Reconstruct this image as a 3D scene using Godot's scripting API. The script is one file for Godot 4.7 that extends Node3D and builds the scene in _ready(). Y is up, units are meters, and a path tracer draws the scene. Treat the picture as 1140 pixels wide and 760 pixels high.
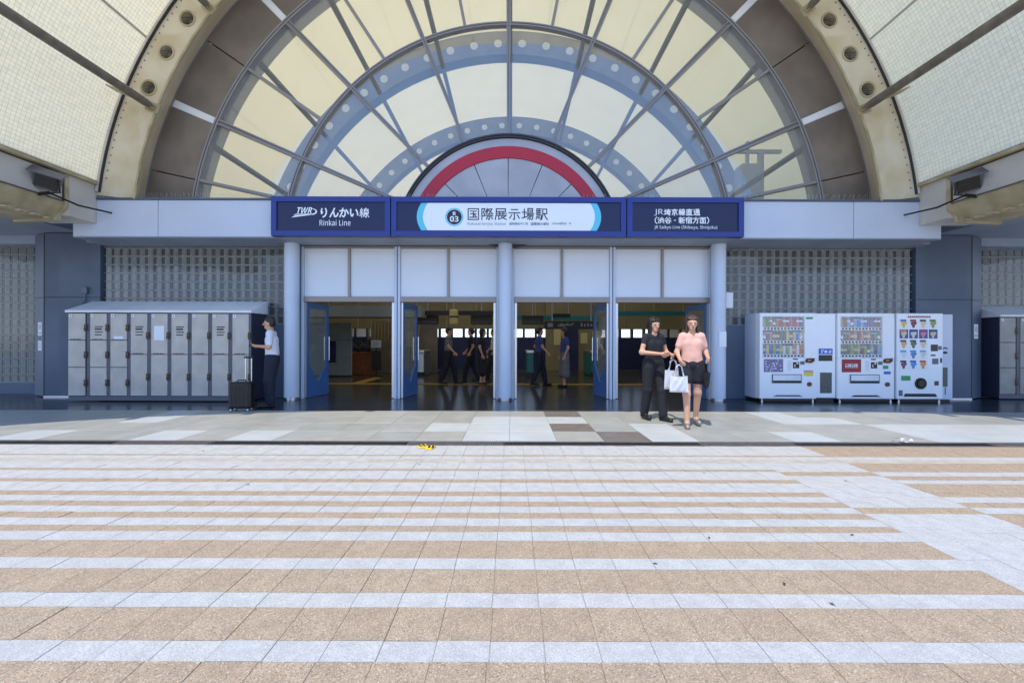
extends Node3D
# Station entrance under a translucent barrel vault. Depth d runs away from the camera (z = -d).

var M := {}
var rng := RandomNumberGenerator.new()
const CY := 3.22      # height of the vault's axis
const RM := 8.33      # radius of the membrane
const UNITS := 300

# ---------------------------------------------------------------- mesh builder
class MB:
	var v := PackedVector3Array()
	var n := PackedVector3Array()
	var u := PackedVector2Array()
	var xf := Transform3D.IDENTITY
	func tri(a: Vector3, b: Vector3, c: Vector3, na: Vector3, nb: Vector3, nc: Vector3, ua := Vector2.ZERO, ub := Vector2.ZERO, uc := Vector2.ZERO):
		if (b - a).cross(c - a).dot(na + nb + nc) > 0.0:
			v.append(xf * a); v.append(xf * c); v.append(xf * b)
			n.append((xf.basis * na).normalized()); n.append((xf.basis * nc).normalized()); n.append((xf.basis * nb).normalized())
			u.append(ua); u.append(uc); u.append(ub)
		else:
			v.append(xf * a); v.append(xf * b); v.append(xf * c)
			n.append((xf.basis * na).normalized()); n.append((xf.basis * nb).normalized()); n.append((xf.basis * nc).normalized())
			u.append(ua); u.append(ub); u.append(uc)
	func quad(a: Vector3, b: Vector3, c: Vector3, d: Vector3, out: Vector3):
		var nn := (b - a).cross(c - a)
		if nn.length_squared() < 1e-14: nn = (c - a).cross(d - a)
		nn = nn.normalized()
		if nn.dot(out) < 0.0: nn = -nn
		tri(a, b, c, nn, nn, nn); tri(a, c, d, nn, nn, nn)
	func smooth_quad(a: Vector3, b: Vector3, c: Vector3, d: Vector3, na: Vector3, nb: Vector3, nc: Vector3, nd: Vector3):
		tri(a, b, c, na, nb, nc); tri(a, c, d, na, nc, nd)
	func box(lo: Vector3, hi: Vector3, bevel := 0.0):
		var c := (lo + hi) * 0.5
		var h := ((hi - lo) * 0.5).abs()
		var b: float = min(bevel, min(h.x, min(h.y, h.z)) * 0.9)
		for ax in 3:
			var p := (ax + 1) % 3
			var q := (ax + 2) % 3
			for s in [-1.0, 1.0]:
				var pts := []
				for k in [[-1, -1], [1, -1], [1, 1], [-1, 1]]:
					var w := Vector3.ZERO
					w[ax] = s * h[ax]; w[p] = k[0] * (h[p] - b); w[q] = k[1] * (h[q] - b)
					pts.append(c + w)
				var o := Vector3.ZERO
				o[ax] = s
				quad(pts[0], pts[1], pts[2], pts[3], o)
		if b > 0.0:
			for ax in 3:
				var p := (ax + 1) % 3
				var q := (ax + 2) % 3
				for sp in [-1.0, 1.0]:
					for sq in [-1.0, 1.0]:
						var o := Vector3.ZERO
						o[p] = sp; o[q] = sq
						var pts := []
						for k in [[-1, 0], [1, 0], [1, 1], [-1, 1]]:
							var w := Vector3.ZERO
							w[ax] = k[0] * (h[ax] - b)
							w[p] = sp * (h[p] - (b if k[1] == 1 else 0.0))
							w[q] = sq * (h[q] - (0.0 if k[1] == 1 else b))
							pts.append(c + w)
						quad(pts[0], pts[1], pts[2], pts[3], o)
			for sx in [-1.0, 1.0]:
				for sy in [-1.0, 1.0]:
					for sz in [-1.0, 1.0]:
						var s := Vector3(sx, sy, sz)
						var x1 := c + s * Vector3(h.x, h.y - b, h.z - b)
						var x2 := c + s * Vector3(h.x - b, h.y, h.z - b)
						var x3 := c + s * Vector3(h.x - b, h.y - b, h.z)
						tri(x1, x2, x3, s, s, s)
	# box given by x range, y range and depth range
	func bd(x0: float, x1: float, y0: float, y1: float, d0: float, d1: float, bevel := 0.0):
		box(Vector3(min(x0, x1), min(y0, y1), -max(d0, d1)), Vector3(max(x0, x1), max(y0, y1), -min(d0, d1)), bevel)
	func tube(pts: Array, r, seg := 10, caps := true):
		var rings := []
		var dirs := []
		for i in pts.size():
			var t: Vector3
			if i == 0: t = pts[1] - pts[0]
			elif i == pts.size() - 1: t = pts[i] - pts[i - 1]
			else: t = (pts[i + 1] - pts[i]).normalized() + (pts[i] - pts[i - 1]).normalized()
			t = t.normalized()
			dirs.append(t)
			var a := t.cross(Vector3.UP if abs(t.y) < 0.9 else Vector3.RIGHT).normalized()
			var b := t.cross(a).normalized()
			var rr: float = r[i] if r is Array else r
			var ring := []
			for k in seg:
				var an := TAU * k / seg
				var o := a * cos(an) + b * sin(an)
				ring.append([pts[i] + o * rr, o])
			rings.append(ring)
		for i in pts.size() - 1:
			for k in seg:
				var k2 := (k + 1) % seg
				smooth_quad(rings[i][k][0], rings[i][k2][0], rings[i + 1][k2][0], rings[i + 1][k][0], rings[i][k][1], rings[i][k2][1], rings[i + 1][k2][1], rings[i + 1][k][1])
		if caps:
			for e in [0, pts.size() - 1]:
				var o: Vector3 = -dirs[0] if e == 0 else dirs[e]
				for k in seg:
					tri(pts[e], rings[e][k][0], rings[e][(k + 1) % seg][0], o, o, o)
	# profile [radius, height] turned round the y axis through c
	func lathe(c: Vector3, prof: Array, seg := 16):
		for i in prof.size() - 1:
			var p: Array = prof[i]
			var q: Array = prof[i + 1]
			var dr: float = q[0] - p[0]
			var dh: float = q[1] - p[1]
			for k in seg:
				var a0 := TAU * k / seg
				var a1 := TAU * (k + 1) / seg
				var o0 := Vector3(cos(a0), 0, sin(a0))
				var o1 := Vector3(cos(a1), 0, sin(a1))
				var up := Vector3.UP
				var n0 := (o0 * dh - up * dr).normalized()
				var n1 := (o1 * dh - up * dr).normalized()
				smooth_quad(c + o0 * p[0] + up * p[1], c + o1 * p[0] + up * p[1], c + o1 * q[0] + up * q[1], c + o0 * q[0] + up * q[1], n0, n1, n1, n0)
	# outline in x, y pushed through from depth d0 to d1
	func prism(poly: PackedVector2Array, d0: float, d1: float):
		var idx := Geometry2D.triangulate_polygon(poly)
		for k in range(0, idx.size(), 3):
			for f in [[d0, Vector3(0, 0, 1)], [d1, Vector3(0, 0, -1)]]:
				var t := []
				for j in 3:
					t.append(Vector3(poly[idx[k + j]].x, poly[idx[k + j]].y, -f[0]))
				tri(t[0], t[1], t[2], f[1], f[1], f[1])
		var ccw := not Geometry2D.is_polygon_clockwise(poly)
		for k in poly.size():
			var a := poly[k]
			var b := poly[(k + 1) % poly.size()]
			var e := b - a
			var o := Vector3(e.y, -e.x, 0)
			if not ccw: o = -o
			# is_polygon_clockwise works with y down, so with y up the sense is the other one
			o = -o if Geometry2D.is_point_in_polygon((a + b) * 0.5 + Vector2(o.x, o.y).normalized() * 0.0005, poly) else o
			quad(Vector3(a.x, a.y, -d0), Vector3(b.x, b.y, -d0), Vector3(b.x, b.y, -d1), Vector3(a.x, a.y, -d1), o)
	# ring sector round the point (cx, cy), angles in degrees from +x
	func arc(cx: float, cy: float, r0: float, r1: float, d0: float, d1: float, a0: float, a1: float, cnt: int):
		for k in cnt:
			var t0 := deg_to_rad(lerpf(a0, a1, float(k) / cnt))
			var t1 := deg_to_rad(lerpf(a0, a1, float(k + 1) / cnt))
			var o0 := Vector3(cos(t0), sin(t0), 0)
			var o1 := Vector3(cos(t1), sin(t1), 0)
			var c := Vector3(cx, cy, 0)
			var f := Vector3(0, 0, -d0)
			var bk := Vector3(0, 0, -d1)
			quad(c + o0 * r0 + f, c + o1 * r0 + f, c + o1 * r1 + f, c + o0 * r1 + f, Vector3(0, 0, 1))
			quad(c + o0 * r0 + bk, c + o1 * r0 + bk, c + o1 * r1 + bk, c + o0 * r1 + bk, Vector3(0, 0, -1))
			smooth_quad(c + o0 * r1 + f, c + o1 * r1 + f, c + o1 * r1 + bk, c + o0 * r1 + bk, o0, o1, o1, o0)
			smooth_quad(c + o0 * r0 + f, c + o1 * r0 + f, c + o1 * r0 + bk, c + o0 * r0 + bk, -o0, -o1, -o1, -o0)
		for e in [[a0, -1.0], [a1, 1.0]]:
			var t := deg_to_rad(e[0])
			var o := Vector3(cos(t), sin(t), 0)
			var c := Vector3(cx, cy, 0)
			quad(c + o * r0 + Vector3(0, 0, -d0), c + o * r1 + Vector3(0, 0, -d0), c + o * r1 + Vector3(0, 0, -d1), c + o * r0 + Vector3(0, 0, -d1), Vector3(-sin(t), cos(t), 0) * e[1])
	# bar from the ring r0 to the ring r1 along the angle a, w wide
	func spoke(cx: float, cy: float, r0: float, r1: float, a: float, w: float, d0: float, d1: float):
		var t := deg_to_rad(a)
		var keep := xf
		xf = xf * Transform3D(Basis(Vector3(0, 0, 1), t), Vector3(cx, cy, 0))
		bd(r0, r1, -w * 0.5, w * 0.5, d0, d1)
		xf = keep
	func ball(c: Vector3, r: Vector3, seg := 10, rows := 6):
		for i in rows:
			for k in seg:
				var q := []
				for w in [[i, k], [i, k + 1], [i + 1, k + 1], [i + 1, k]]:
					var th: float = PI * w[0] / rows
					var ph: float = TAU * w[1] / seg
					q.append(Vector3(sin(th) * cos(ph), cos(th), sin(th) * sin(ph)))
				smooth_quad(c + q[0] * r, c + q[1] * r, c + q[2] * r, c + q[3] * r, q[0] / r, q[1] / r, q[2] / r, q[3] / r)
	func mesh() -> ArrayMesh:
		var m := ArrayMesh.new()
		add_to(m)
		return m
	func add_to(m: ArrayMesh):
		var a := []
		a.resize(Mesh.ARRAY_MAX)
		a[Mesh.ARRAY_VERTEX] = v; a[Mesh.ARRAY_NORMAL] = n; a[Mesh.ARRAY_TEX_UV] = u
		m.add_surface_from_arrays(Mesh.PRIMITIVE_TRIANGLES, a)

# ---------------------------------------------------------------- nodes
var taken := {}
func thing(called: String, label: String, category: String, group := "", kind := "") -> Node3D:
	var o := Node3D.new()
	name_top(o, called)
	tag(o, label, category, group, kind)
	return o
func name_top(o: Node3D, called: String):
	var k: int = taken.get(called, 0)
	taken[called] = k + 1
	o.name = called if k == 0 else "%s_%03d" % [called, k]
	add_child(o)
func tag(o: Node, label: String, category: String, group := "", kind := ""):
	if label: o.set_meta("label", label)
	if category: o.set_meta("category", category)
	if group: o.set_meta("group", group)
	if kind: o.set_meta("kind", kind)
func part(parent: Node, called: String, mb: MB, mat: Material) -> MeshInstance3D:
	return put(parent, called, mb.mesh(), mat)
func put(parent: Node, called: String, mesh: Mesh, mat: Material, at := Transform3D.IDENTITY) -> MeshInstance3D:
	var o := MeshInstance3D.new()
	o.name = called
	o.mesh = mesh
	if called in ["print", "lettering"]: o.set_meta("kind", "stuff")
	if mat: o.material_override = mat
	o.transform = at
	parent.add_child(o, true)
	return o
func one(called: String, mb: MB, mat: Material, label: String, category: String, group := "", kind := "") -> MeshInstance3D:
	var o := MeshInstance3D.new()
	o.mesh = mb.mesh()
	o.material_override = mat
	name_top(o, called)
	tag(o, label, category, group, kind)
	return o
func at(px: float, py: float, d: float) -> Vector3:   # a measured direction at a given distance
	return Vector3((px - 570.0) * d / 506.7 + 0.09, 1.25 + (380.0 - py) * d / 506.7, -d)
func shift(p: Vector3) -> Transform3D:
	return Transform3D(Basis.IDENTITY, p)

# ---------------------------------------------------------------- materials
func srgb(r: float, g: float, b: float) -> Color:
	return Color(r / 255.0, g / 255.0, b / 255.0)
func flat(c: Color, rough := 0.6, metal := 0.0) -> StandardMaterial3D:
	var m := StandardMaterial3D.new()
	m.albedo_color = c
	m.roughness = rough
	m.metallic = metal
	return m
func noise_image(sd: int, freq: float, oct: int, size := 256) -> Image:
	var f := FastNoiseLite.new()
	f.seed = sd
	f.frequency = freq
	f.fractal_octaves = oct
	f.noise_type = FastNoiseLite.TYPE_SIMPLEX_SMOOTH
	return f.get_seamless_image(size, size)
# colour that wanders between c0 and c1 (srgb), with a grain of its own
func mottled(c0: Color, c1: Color, sd: int, freq: float, per_m: float, grain := 0.0, rough := 0.6, metal := 0.0, size := 256, oct := 4) -> StandardMaterial3D:
	var im := noise_image(sd, freq, oct, size)
	var g := RandomNumberGenerator.new()
	g.seed = sd
	var out := Image.create(size, size, false, Image.FORMAT_RGB8)
	for y in size:
		for x in size:
			var t := clampf((im.get_pixel(x, y).r - 0.5) * 1.6 + 0.5, 0.0, 1.0)
			var c := c0.lerp(c1, t)
			if grain > 0.0:
				var k := 1.0 + g.randfn(0.0, grain)
				c = Color(c.r * k, c.g * k, c.b * k)
			out.set_pixel(x, y, c.clamp())
	var m := flat(Color.WHITE, rough, metal)
	m.albedo_texture = ImageTexture.create_from_image(out)
	m.uv1_triplanar = true
	m.uv1_world_triplanar = true
	m.uv1_scale = Vector3.ONE * per_m
	return m
# crushed stone: chips of several tones, with a relief
func aggregate(base: Color, chips: Array, sd: int, per_m: float, rough: float) -> StandardMaterial3D:
	var size := 512
	var g := RandomNumberGenerator.new()
	g.seed = sd
	var im := noise_image(sd, 0.008, 3, size)
	var out := Image.create(size, size, false, Image.FORMAT_RGB8)
	var hh := Image.create(size, size, false, Image.FORMAT_L8)
	for y in size:
		for x in size:
			var k := 1.0 + (im.get_pixel(x, y).r - 0.5) * 0.12 + g.randfn(0.0, 0.035)
			out.set_pixel(x, y, Color(base.r * k, base.g * k, base.b * k).clamp())
			hh.set_pixel(x, y, Color.from_hsv(0, 0, 0.5 + g.randfn(0.0, 0.06)))
	for i in 9000:
		var x := g.randi_range(0, size - 1)
		var y := g.randi_range(0, size - 1)
		var c: Color = chips[g.randi_range(0, chips.size() - 1)]
		var w := g.randi_range(2, 6)
		var h := g.randi_range(2, 5)
		var z := g.randf_range(0.35, 0.75)
		for yy in h:
			for xx in w:
				if (xx == 0 or xx == w - 1) and (yy == 0 or yy == h - 1) and w > 2: continue
				out.set_pixel((x + xx) % size, (y + yy) % size, c)
				hh.set_pixel((x + xx) % size, (y + yy) % size, Color(z, z, z))
	var m := flat(Color.WHITE, rough)
	m.albedo_texture = ImageTexture.create_from_image(out)
	m.heightmap_enabled = true
	m.heightmap_texture = ImageTexture.create_from_image(hh)
	m.heightmap_scale = 0.12
	m.uv1_triplanar = true
	m.uv1_world_triplanar = true
	m.uv1_scale = Vector3.ONE * per_m
	return m
func glass(c: Color, alpha: float, rough := 0.02) -> StandardMaterial3D:
	var m := flat(Color(c.r, c.g, c.b, alpha), rough)
	m.transparency = BaseMaterial3D.TRANSPARENCY_ALPHA
	return m

func materials():
	M.ground = mottled(srgb(180, 172, 163), srgb(166, 158, 149), 2, 0.02, 0.25, 0.05, 0.9)
	M.sand = mottled(srgb(150, 142, 132), srgb(126, 118, 109), 3, 0.03, 0.8, 0.06, 0.95)
	M.bed = mottled(srgb(104, 96, 88), srgb(132, 122, 110), 1, 0.02, 0.7, 0.05, 0.95)
	var chips_w := [srgb(162, 160, 157), srgb(186, 184, 180), srgb(150, 149, 147), srgb(190, 188, 184)]
	var chips_t := [srgb(128, 109, 89), srgb(180, 161, 137), srgb(146, 126, 104), srgb(188, 174, 154), srgb(122, 103, 84)]
	M.white_paver = [aggregate(srgb(172, 170, 166), chips_w, 11, 1.7, 0.85), aggregate(srgb(170, 168.5, 165), chips_w, 12, 1.9, 0.85), aggregate(srgb(173, 171, 166), chips_w, 83, 1.6, 0.85)]
	M.tan_paver = [aggregate(srgb(158, 138, 115), chips_t, 13, 1.7, 0.88), aggregate(srgb(156, 135.5, 112.5), chips_t, 14, 1.9, 0.88), aggregate(srgb(160, 140.5, 117), chips_t, 84, 1.6, 0.88)]
	M.kerb_stone = mottled(srgb(178, 170, 158), srgb(162, 152, 139), 15, 0.02, 0.9, 0.03, 0.8)
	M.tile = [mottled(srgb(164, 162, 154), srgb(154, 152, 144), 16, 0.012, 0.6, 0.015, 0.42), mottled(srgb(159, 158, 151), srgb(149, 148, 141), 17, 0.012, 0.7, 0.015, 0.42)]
	M.white_tile = mottled(srgb(186, 188, 186), srgb(177, 180, 179), 18, 0.012, 0.6, 0.012, 0.4)
	M.brown_tile = mottled(srgb(118, 109, 102), srgb(106, 98, 92), 19, 0.02, 0.8, 0.03, 0.42)
	M.shaded_tile = [mottled(srgb(58, 61, 66), srgb(48, 51, 57), 20, 0.012, 0.6, 0.03, 0.2), mottled(srgb(54, 57, 62), srgb(45, 48, 54), 21, 0.012, 0.7, 0.03, 0.22)]  # floor tile darkened to carry the canopy shade
	M.hall_floor = mottled(srgb(74, 68, 60), srgb(60, 56, 50), 22, 0.008, 0.3, 0.03, 0.2)
	M.drain_stone = mottled(srgb(98, 92, 88), srgb(80, 75, 72), 23, 0.03, 1.1, 0.05, 0.8)
	M.drain_iron = flat(srgb(58, 56, 55), 0.5, 0.6)
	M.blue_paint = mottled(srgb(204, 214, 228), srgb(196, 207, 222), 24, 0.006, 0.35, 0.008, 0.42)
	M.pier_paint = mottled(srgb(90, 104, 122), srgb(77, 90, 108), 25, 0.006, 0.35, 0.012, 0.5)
	M.fascia = mottled(srgb(200, 208, 222), srgb(192, 201, 215), 26, 0.005, 0.3, 0.006, 0.4)
	M.soffit = mottled(srgb(150, 160, 172), srgb(138, 148, 160), 27, 0.006, 0.4, 0.01, 0.5)
	M.trim = flat(srgb(96, 106, 120), 0.45, 0.3)
	M.mullion = flat(srgb(140, 138, 140), 0.4, 0.35)
	M.mullion_dark = flat(srgb(62, 60, 62), 0.5, 0.3)
	M.brown_panel = mottled(srgb(132, 120, 106), srgb(114, 103, 91), 28, 0.006, 0.5, 0.01, 0.5)
	M.daylight_white = flat(srgb(232, 233, 232), 0.5)  # plain white that stands for brightness in gaps and rib openings
	M.red_band = flat(srgb(178, 34, 56), 0.45)
	M.disc_grey = mottled(srgb(182, 180, 182), srgb(168, 166, 170), 29, 0.006, 0.5, 0.008, 0.4, 0.2)
	M.rib = mottled(srgb(218, 207, 182), srgb(202, 186, 150), 30, 0.006, 0.6, 0.01, 0.6)
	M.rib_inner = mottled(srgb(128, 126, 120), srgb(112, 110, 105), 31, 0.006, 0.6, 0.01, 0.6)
	M.bolt = flat(srgb(96, 88, 74), 0.6, 0.4)
	M.pipe = mottled(srgb(138, 128, 112), srgb(112, 104, 92), 32, 0.02, 0.8, 0.03, 0.55, 0.2)
	M.pipe_hall = flat(srgb(112, 106, 94), 0.5, 0.1)
	M.beam_panel = mottled(srgb(204, 199, 188), srgb(188, 183, 173), 33, 0.006, 0.5, 0.01, 0.6)
	M.beam_tan = mottled(srgb(188, 176, 142), srgb(160, 144, 108), 34, 0.01, 0.7, 0.02, 0.6)
	M.pane = glass(srgb(215, 225, 232), 0.05)
	M.door_glass = glass(srgb(190, 205, 210), 0.1)
	M.frosted = mottled(srgb(226, 230, 234), srgb(220, 225, 230), 35, 0.004, 0.3, 0.004, 0.12)
	M.door_blue = mottled(srgb(70, 110, 168), srgb(62, 100, 156), 36, 0.006, 0.4, 0.008, 0.4)
	M.frame_brown = flat(srgb(150, 138, 130), 0.4, 0.4)
	M.steel = flat(srgb(200, 202, 206), 0.28, 0.85)
	M.chrome = flat(srgb(215, 218, 222), 0.16, 1.0)
	M.black = flat(srgb(24, 24, 26), 0.5)
	M.black_gloss = flat(srgb(18, 19, 22), 0.2)
	M.white = flat(srgb(226, 228, 232), 0.45)
	M.paper = flat(srgb(236, 237, 240), 0.8)
	M.sign_frame = flat(srgb(36, 53, 132), 0.35)
	M.sign_navy = flat(srgb(20, 24, 70), 0.35)
	M.sign_white = flat(srgb(240, 244, 248), 0.35)
	M.sign_cyan = flat(srgb(96, 202, 228), 0.35)
	M.sign_dark = flat(srgb(34, 36, 52), 0.4)
	M.sign_grey = flat(srgb(130, 138, 150), 0.4)
	M.mortar = mottled(srgb(150, 150, 146), srgb(136, 136, 132), 37, 0.02, 1.0, 0.02, 0.7)
	M.block_side = mottled(srgb(208, 211, 206), srgb(176, 180, 176), 81, 0.05, 1.5, 0.02, 0.3)
	M.block_back = mottled(srgb(12, 13, 14), srgb(30, 31, 31), 82, 0.05, 0.9, 0.05, 0.6)
	M.block_back2 = flat(srgb(70, 66, 54), 0.5)
	M.locker_door = mottled(srgb(188, 182, 174), srgb(174, 169, 162), 38, 0.01, 0.8, 0.012, 0.36, 0.2)
	M.locker_post = flat(srgb(92, 92, 102), 0.45, 0.2)
	M.locker_roof = mottled(srgb(228, 231, 234), srgb(216, 220, 224), 39, 0.01, 0.6, 0.01, 0.45)
	M.locker_dark = flat(srgb(44, 48, 66), 0.5)
	M.lock_brown = flat(srgb(84, 66, 44), 0.4, 0.2)
	M.vending_white = mottled(srgb(240, 242, 245), srgb(236, 238, 242), 40, 0.005, 0.4, 0.003, 0.3)
	M.vending_side = mottled(srgb(206, 213, 226), srgb(198, 205, 219), 41, 0.005, 0.4, 0.003, 0.35)
	M.skin = flat(srgb(204, 156, 128), 0.55)
	M.skin.subsurf_scatter_enabled = true
	M.skin.subsurf_scatter_strength = 0.15
	M.hair = flat(srgb(32, 26, 24), 0.45)
	M.hair_brown = flat(srgb(62, 42, 34), 0.45)
	M.eye = flat(srgb(28, 20, 18), 0.2)
	M.lips = flat(srgb(160, 92, 84), 0.5)
	M.hall_wall = mottled(srgb(150, 136, 104), srgb(136, 122, 93), 42, 0.006, 0.3, 0.01, 0.7)
	M.hall_grey = mottled(srgb(152, 158, 160), srgb(140, 146, 149), 43, 0.006, 0.3, 0.01, 0.6)
	M.navy = flat(srgb(34, 38, 86), 0.5)
	M.teal = flat(srgb(36, 116, 124), 0.4)
	M.tactile = flat(srgb(158, 120, 46), 0.6)
	M.wood = mottled(srgb(150, 84, 48), srgb(128, 70, 40), 44, 0.02, 0.8, 0.02, 0.5)
	M.leaf = flat(srgb(52, 66, 36), 0.6)
	M.cream = flat(srgb(214, 196, 140), 0.5)
	# roof membrane: woven sheet under a bird net; the sun shines through it
	var sz := 256
	var im := Image.create(sz, sz, false, Image.FORMAT_RGB8)
	var cl := noise_image(50, 0.012, 3, sz)
	for y in sz:
		for x in sz:
			var k := 1.0 + (cl.get_pixel(x, y).r - 0.5) * 0.07
			var c := Color(0.937 * k, 0.912 * k, 0.84 * k)
			if x % 32 < 3 or y % 32 < 3:
				c = Color(0.79, 0.765, 0.70)
			im.set_pixel(x, y, c.clamp())
	var mm := flat(Color.WHITE, 0.8)
	mm.albedo_texture = ImageTexture.create_from_image(im)
	mm.backlight_enabled = true
	mm.backlight = Color(1.0, 0.95, 0.83)
	M.membrane = mm
	var mh := mottled(srgb(240, 230, 200), srgb(235, 224, 193), 51, 0.01, 0.3, 0.0, 0.8)
	mh.backlight_enabled = true
	mh.backlight = Color(1.0, 0.94, 0.78)
	M.membrane_hall = mh

# ---------------------------------------------------------------- plaza and floors
func tile_mesh(w: float, l: float, h := 0.03, bev := 0.004) -> ArrayMesh:
	var m := MB.new()
	m.box(Vector3(-w * 0.5, -h, -l * 0.5), Vector3(w * 0.5, 0, l * 0.5), bev)
	return m.mesh()

func plaza():
	var g := MB.new()
	g.bd(-60, 60, -0.35, -0.045, -60, 60)
	var sand := MB.new()
	sand.bd(-8.95, 8.95, -0.044, -0.0045, 0.05, 5.47)
	one("joint_sand", sand, M.sand, "", "", "", "structure")
	one("ground", g, M.ground, "", "", "", "structure")
	var root := Node3D.new()
	name_top(root, "plaza_paving")
	root.set_meta("kind", "structure")
	# far edge of each course, its tone in the main field (w, t = tan, k = smooth kerb stones)
	var edges := [5.46, 5.24, 5.02, 4.964, 4.843, 4.709, 4.588, 4.467, 4.392, 4.263, 4.134, 4.034, 3.913, 3.793, 3.683, 3.558, 3.45, 3.328, 3.22, 3.09, 2.991, 2.858, 2.625, 2.501, 2.264, 2.141, 1.902, 1.777, 1.538, 1.413, 1.175, 1.05, 0.81, 0.69, 0.45, 0.32, 0.08]
	var tones := "wwtwkwwtwwtwwtwtwtwtwtwtwtwtwtwtwtwt"
	var band_tan := [[4.392, 4.263], [3.45, 3.328]]            # the same courses further right, read by their depth
	var cells := []
	for i in tones.length():
		var far: float = edges[i]
		var near: float = edges[i + 1]
		var mid := (far + near) * 0.5
		var pitch := 0.44 if tones[i] == "k" else 0.2225
		var x := -8.9 + (rng.randf_range(-0.005, 0.005) if tones[i] != "k" else 0.13)
		var col := 0
		while x < 8.9:
			var cx := x + pitch * 0.5
			var nom := -8.9 + (col + 0.5) * pitch
			col += 1
			var t := tones[i]
			if t != "k":
				if nom > 2.56 and nom < 3.67:
					t = "w"
					for b in band_tan:
						if mid < b[0] and mid > b[1]: t = "t"
					if far > 4.9: t = tones[i]
				elif nom >= 3.67:
					if far > 5.0: t = "t" if far > 5.0 else "w"
					elif far > 4.75: t = "w"
					elif i % 3 == 0: t = "t"
					else: t = "w" if (i % 2 == 0) else "t"
			cells.append([cx, mid, pitch - 0.0022, far - near - 0.0022, t, cx * cx + mid * mid])
			x += pitch
	cells.sort_custom(func(a, b): return a[5] < b[5])
	var rest := {"w": MB.new(), "t": MB.new(), "k": MB.new()}
	var shared := {}
	var made := 0
	for c in cells:
		var seen: bool = abs(c[0] - 0.09) < c[1] * 1.13 + 0.1 and c[1] > 1.5
		var y := rng.randf_range(-0.0025, 0.001)
		var tilt := Basis.from_euler(Vector3(rng.randfn(0, 0.0012), rng.randfn(0, 0.0015), rng.randfn(0, 0.0012)))
		var xf := Transform3D(tilt, Vector3(c[0], y, -c[1]))
		var mats: Array = M.white_paver if c[4] == "w" else (M.tan_paver if c[4] == "t" else [M.kerb_stone])
		if seen and made < UNITS:
			var key := "%d_%d" % [roundi(c[2] * 1000), roundi(c[3] * 1000)]
			if not shared.has(key): shared[key] = tile_mesh(c[2], c[3], 0.04, 0.0016)
			put(root, "paver", shared[key], mats[rng.randi() % mats.size()], xf)
			made += 1
		else:
			var m: MB = rest[c[4]]
			m.xf = xf
			m.box(Vector3(-c[2] * 0.5, -0.04, -c[3] * 0.5), Vector3(c[2] * 0.5, 0, c[3] * 0.5), 0.0016)
	for k in ["w", "t", "k"]:
		var o := part(root, {"w": "white_pavers", "t": "tan_pavers", "k": "kerb_stones"}[k], rest[k], M.white_paver[0] if k == "w" else (M.tan_paver[0] if k == "t" else M.kerb_stone))
		o.set_meta("kind", "stuff")
	# drain between plaza and entrance floor
	var dr := Node3D.new()
	name_top(dr, "drain_channel")
	dr.set_meta("kind", "structure")
	var x := -9.6
	var i := 0
	while x < 9.6:
		var s := MB.new()
		s.bd(x + 0.002, x + 1.198, -0.06, -0.003, 5.472, 5.52, 0.003)
		s.bd(x + 0.002, x + 1.198, -0.06, -0.003, 5.672, 5.722, 0.003)
		part(dr, "drain_stone", s, M.drain_stone)
		var gr := MB.new()
		var slots := 44
		gr.bd(x + 0.004, x + 1.196, -0.03, -0.005, 5.524, 5.545)
		gr.bd(x + 0.004, x + 1.196, -0.03, -0.005, 5.648, 5.668)
		gr.bd(x + 0.004, x + 1.196, -0.028, -0.006, 5.592, 5.604)
		for k in slots:
			var xx := x + 0.01 + 1.17 * k / slots
			gr.bd(xx, xx + 0.013, -0.03, -0.0055, 5.545, 5.592)
			gr.bd(xx, xx + 0.013, -0.03, -0.0055, 5.604, 5.648)
		part(dr, "grate", gr, M.drain_iron if i % 3 != 1 else M.drain_stone)
		x += 1.2
		i += 1
	# entrance floor: pale tiles in front, darker tiles behind with the canopy's shade put into their colour
	var fl := Node3D.new()
	name_top(fl, "entrance_floor")
	fl.set_meta("kind", "structure")
	var tw := 0.6
	var tm := tile_mesh(0.597, 0.597, 0.03, 0.002)
	var d0 := [5.73, 6.34, 6.95, 7.56, 8.17, 8.77, 9.37]
	var white := ["0,-11", "0,-8", "0,-6", "2,-10", "0,-1", "0,0", "1,-1", "1,0", "2,-1", "2,0", "1,-2", "2,1", "0,3", "1,3", "0,6", "2,7", "0,9", "0,10", "0,11", "0,12", "1,9", "1,10", "1,11", "1,12", "1,13", "2,8", "3,7", "3,-10", "0,13"]
	var brown := ["1,1", "3,1", "0,2"]
	for r in 7:
		for c in range(-20, 21):
			var key := "%d,%d" % [r, c]
			var mt: Material
			if r >= 4: mt = M.shaded_tile[rng.randi() % 2]
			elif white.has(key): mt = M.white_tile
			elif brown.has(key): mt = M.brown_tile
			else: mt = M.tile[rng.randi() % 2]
			var depth: float = d0[r] + 0.305
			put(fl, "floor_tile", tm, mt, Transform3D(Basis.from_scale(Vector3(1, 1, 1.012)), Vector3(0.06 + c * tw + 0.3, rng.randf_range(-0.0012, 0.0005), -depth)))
	var hf := MB.new()
	hf.bd(-13, 13, -0.06, -0.004, 9.98, 27)
	one("hall_floor", hf, M.hall_floor, "", "", "", "structure")

# ---------------------------------------------------------------- vault
func front_edge(a: float) -> float:
	return 3.65 + 1.33 * pow(max(0.0, 1.0 - sin(deg_to_rad(a))), 0.6)

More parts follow.
